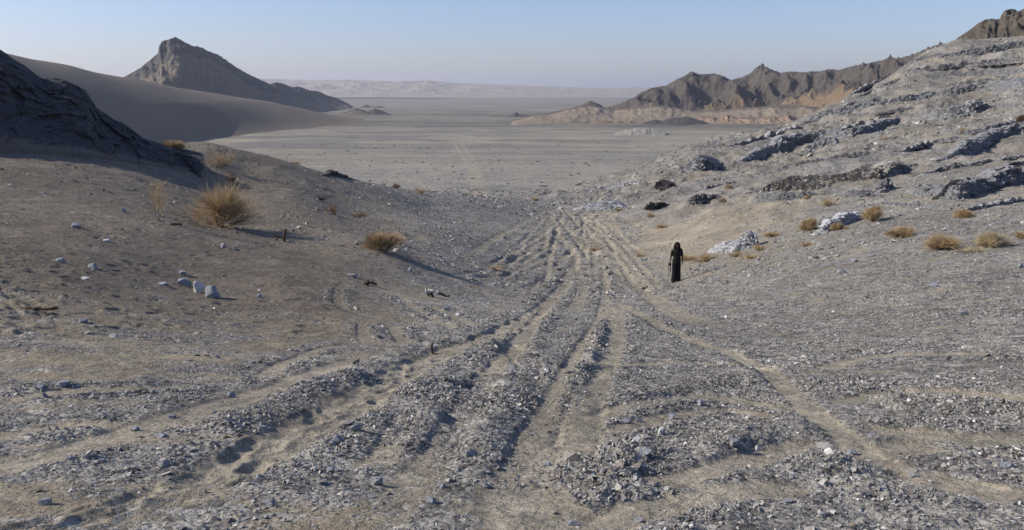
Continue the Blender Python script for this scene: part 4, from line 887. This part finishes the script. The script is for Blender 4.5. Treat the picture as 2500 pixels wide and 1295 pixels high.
def person(u, v, hpx):
    P = hit(u, v); S = hpx * P.y / F / 1.68
    root = empty('person', P - Vector((0, 0, .01))); root.scale = (S, S, S)
    tag(root, 'person in black with long dark hair standing on the gravel holding a bag', 'person')
    # hips at .92, shoulders 1.40, head centre 1.57; faces the camera (-y)
    body = [(0,0,.93,.135,.10),(0,0,1.08,.115,.085),(0,.0,1.25,.135,.095),(0,.01,1.38,.11,.08),(0,.0,1.46,.05,.05),(0,-.01,1.52,.062,.07),(0,-.01,1.60,.078,.092),(0,0,1.655,.055,.065),
            (.14,.01,1.39,.055),(.195,.01,1.27,.044),(.225,0,1.10,.036),(.235,-.04,.90,.028),(.235,-.05,.83,.036,.02),
            (-.14,.01,1.39,.055),(-.20,.01,1.27,.044),(-.235,0,1.10,.036),(-.27,-.03,.92,.028),(-.285,-.03,.86,.036,.02),
            (.085,0,.86,.09),(.09,-.01,.50,.062),(.09,.01,.12,.042),(.095,-.02,.05,.045,.04),(.10,-.15,.03,.035,.025),
            (-.085,0,.86,.09),(-.095,-.01,.50,.062),(-.115,.01,.12,.042),(-.125,-.02,.05,.045,.04),(-.165,-.14,.03,.035,.025)]
    ed = [(0,1),(1,2),(2,3),(3,4),(4,5),(5,6),(6,7),(3,8),(8,9),(9,10),(10,11),(11,12),(3,13),(13,14),(14,15),(15,16),(16,17),(0,18),(18,19),(19,20),(20,21),(21,22),(0,23),(23,24),(24,25),(25,26),(26,27)]
    for sx, hx, hy, hz in ((1, .235, -.05, .83), (-1, -.285, -.03, .86)):
        w0 = 12 if sx > 0 else 17
        for fi, (fo, L) in enumerate(((-.022,.070),(-.008,.082),(.008,.078),(.02,.062))):
            n0 = len(body); body += [(hx, hy + fo, hz - .035, .0095), (hx + .006 * sx, hy + fo, hz - .035 - L * .5, .0088), (hx - .012 * sx, hy + fo, hz - .035 - L, .0075)]; ed += [(w0, n0), (n0, n0 + 1), (n0 + 1, n0 + 2)]
        n0 = len(body); body += [(hx - .01 * sx, hy - .035, hz - .01, .0105), (hx - .02 * sx, hy - .05, hz - .05, .009)]; ed += [(w0, n0), (n0, n0 + 1)]
    # nose and ears
    n0 = len(body); body += [(0, -.105, 1.585, .012), (.078, .0, 1.59, .014), (-.078, .0, 1.59, .014)]; ed += [(6, n0), (6, n0 + 1), (6, n0 + 2)]
    skin_obj('body', body, ed, M_skin, root)
    # loose top, wide trousers: swept elliptical sections
    def sections(name, secs, mat, closed_top=False, n=36, fold=.0, seed=0):
        V_, a = [], np.linspace(0, 2 * np.pi, n, endpoint=False)
        for (cx, cy, z, rx, ry) in secs:
            f = 1 + fold * np.sin(a * 7 + seed + z * 3) + fold * .6 * np.sin(a * 11 + z * 9)
            V_.append(np.stack([cx + rx * np.cos(a) * f, cy + ry * np.sin(a) * f, np.full(n, z)], 1))
        V_ = np.concatenate(V_); m = len(secs); i = (np.arange(m - 1)[:, None] * n + np.arange(n)[None]); j = (np.arange(m - 1)[:, None] * n + (np.arange(n)[None] + 1) % n)
        return mesh_from(name, V_, np.stack([i, j, j + n, i + n], -1).reshape(-1, 4), 4, mat, None, True, root)
    sections('top', [(0,0,.84,.175,.135),(0,0,.95,.172,.13),(0,0,1.08,.150,.115),(0,0,1.22,.168,.125),(0,0,1.33,.185,.125),(0,.01,1.40,.165,.105),(0,.01,1.445,.09,.08),(0,0,1.48,.06,.06)], M_black2, fold=.02)
    for sx in (1, -1):
        x1 = .20 * sx
        tubes('sleeve', [([(.13 * sx,.01,1.41),(.175 * sx,.01,1.36),(x1,.01,1.25),(x1 + .02 * sx,.005,1.12)], [.062,.068,.062,.058])], M_black2, 12, root)
    for sx in (1, -1):
        sections('trouser_leg', [(.07*sx,0,.93,.10,.12),(.075*sx,0,.80,.105,.12),(.08*sx,0,.55,.098,.11),(.085*sx,0,.30,.098,.11),(.10*sx - (.012 if sx < 0 else 0),-.01,.07,.098,.115),(.10*sx - (.014 if sx < 0 else 0),-.01,.03,.095,.11)], M_black2, fold=.035, seed=sx)
        tubes('shoe', [([(.10 * sx,.05,.035),(.10 * sx,-.04,.045),((.12 if sx > 0 else -.15),-.13,.035),((.13 if sx > 0 else -.18),-.19,.02)], [.035,.045,.038,.02])], M_black2, 10, root)
    # hair: cap, long fall behind and on both sides of the face
    hv = []
    bm = bmesh.new(); bmesh.ops.create_uvsphere(bm, u_segments=28, v_segments=18, radius=1)
    for x in bm.verts:
        c = x.co.copy(); zz = c.z
        w = 1.0 if zz > -.1 else 1.0 + .35 * min(1, (-zz))
        X = c.x * .108 * w; Yv = c.y * .105 + .022; Zv = 1.60 + (zz * .115 if zz > 0 else zz * .30)
        if c.y < -.35 and zz < .45: Yv = .03 + c.y * .02           # opens round the face
        x.co = (X, Yv, Zv)
        x.co += Vector((.006 * math.sin(Zv * 70 + X * 40), .006 * math.sin(X * 90), 0))
    me = bpy.data.meshes.new('hair'); bm.to_mesh(me); bm.free(); me.materials.append(M_hair)
    for p_ in me.polygons: p_.use_smooth = True
    o = bpy.data.objects.new('hair', me); COL.objects.link(o); o.parent = root
    locks = []
    for sx in (1, -1):
        for k in range(7):
            x0 = sx * (.055 + .008 * k); locks.append(([(x0 * .5, -.03 + .01 * k, 1.70), (sx * (.09 + .003 * k), -.04 + .012 * k, 1.62), (sx * (.102 + .004 * k), -.035 + .012 * k, 1.50), (sx * (.105 + .006 * k), -.05 + .012 * k, 1.36), (sx * (.10 + .005 * k), -.06 + .01 * k, 1.25)], [.014, .02, .021, .018, .006]))
    tubes('hair_locks', [(catmull(p, 3), np.interp(np.linspace(0, 4, 13), range(5), r)) for p, r in locks], M_hair, 6, root)
    # eyes, mouth
    tubes('sunglasses', [([(-.062,-.085,1.605),(-.03,-.104,1.607),(.03,-.104,1.607),(.062,-.085,1.605)], [.012,.021,.021,.012])], M_lens, 8, root)
    tubes('mouth', [([(-.022,-.097,1.548),(0,-.102,1.545),(.022,-.097,1.548)], [.003,.006,.003])], plain_mat('lips', (.22, .07, .06)), 6, root)
    # bag with a hanging strap loop, in the hand at picture left
    b = empty('camera_bag', P + Vector((-.30 * S, -.03 * S, .79 * S)) ); b.scale = (S, S, S)
    tag(b, 'black camera with a dangling strap loop in the hand of the person', 'camera')
    def bx(name, x0, x1, y0, y1, z0, z1, mt, bev=.012):
        bm = bmesh.new(); bmesh.ops.create_cube(bm, size=1)
        for q in bm.verts: q.co = Vector(((x0 + x1) / 2 + q.co.x * (x1 - x0), (y0 + y1) / 2 + q.co.y * (y1 - y0), (z0 + z1) / 2 + q.co.z * (z1 - z0)))
        bmesh.ops.bevel(bm, geom=bm.edges[:], offset=bev, segments=2, affect='EDGES'); me = bpy.data.meshes.new(name); bm.to_mesh(me); bm.free(); me.materials.append(mt); o = bpy.data.objects.new(name, me); COL.objects.link(o); o.parent = b
    bx('body', -.05, .07, -.035, .035, -.10, .02, M_lens)
    tubes('lens', [([(0,-.03,-.04),(0,-.06,-.04),(0,-.10,-.04),(0,-.105,-.04)], [.034,.036,.034,.001])], M_lens, 14, b)
    loop = [(-.035,0,-.09),(-.045,0,-.20),(-.05,0,-.36),(-.04,0,-.47),(-.01,0,-.52),(.025,0,-.49),(.05,0,-.38),(.055,0,-.22),(.045,0,-.09)]
    tubes('strap', [(catmull(loop, 4), np.full(33, .010))], M_lens, 6, b)
    bx('strap_pad', .02, .065, -.014, .014, -.36, -.14, M_lens, .006)
    b.name = 'camera'
person(1650, 688, 99)

# ------------------------------------------------------------------ haze
bm = bmesh.new(); bmesh.ops.create_cube(bm, size=1); me = bpy.data.meshes.new('haze'); bm.to_mesh(me); bm.free()
hz = bpy.data.objects.new('haze', me); COL.objects.link(hz); hz.location = (0, 7800, 95); hz.scale = (46000, 16400, 206); hz['kind'] = 'stuff'; hz['label'] = 'pale air over the far plain'
mh = bpy.data.materials.new('haze'); mh.use_nodes = True; t = mh.node_tree; t.nodes.remove(t.nodes['Principled BSDF'])
pv = t.nodes.new('ShaderNodeVolumePrincipled'); pv.inputs['Color'].default_value = (.87, .90, .99, 1); pv.inputs['Density'].default_value = .00012; pv.inputs['Anisotropy'].default_value = .3
t.links.new(pv.outputs[0], t.nodes['Material Output'].inputs['Volume']); me.materials.append(mh)
SC.cycles.volume_bounces = 0
SC.cycles.max_bounces = 4
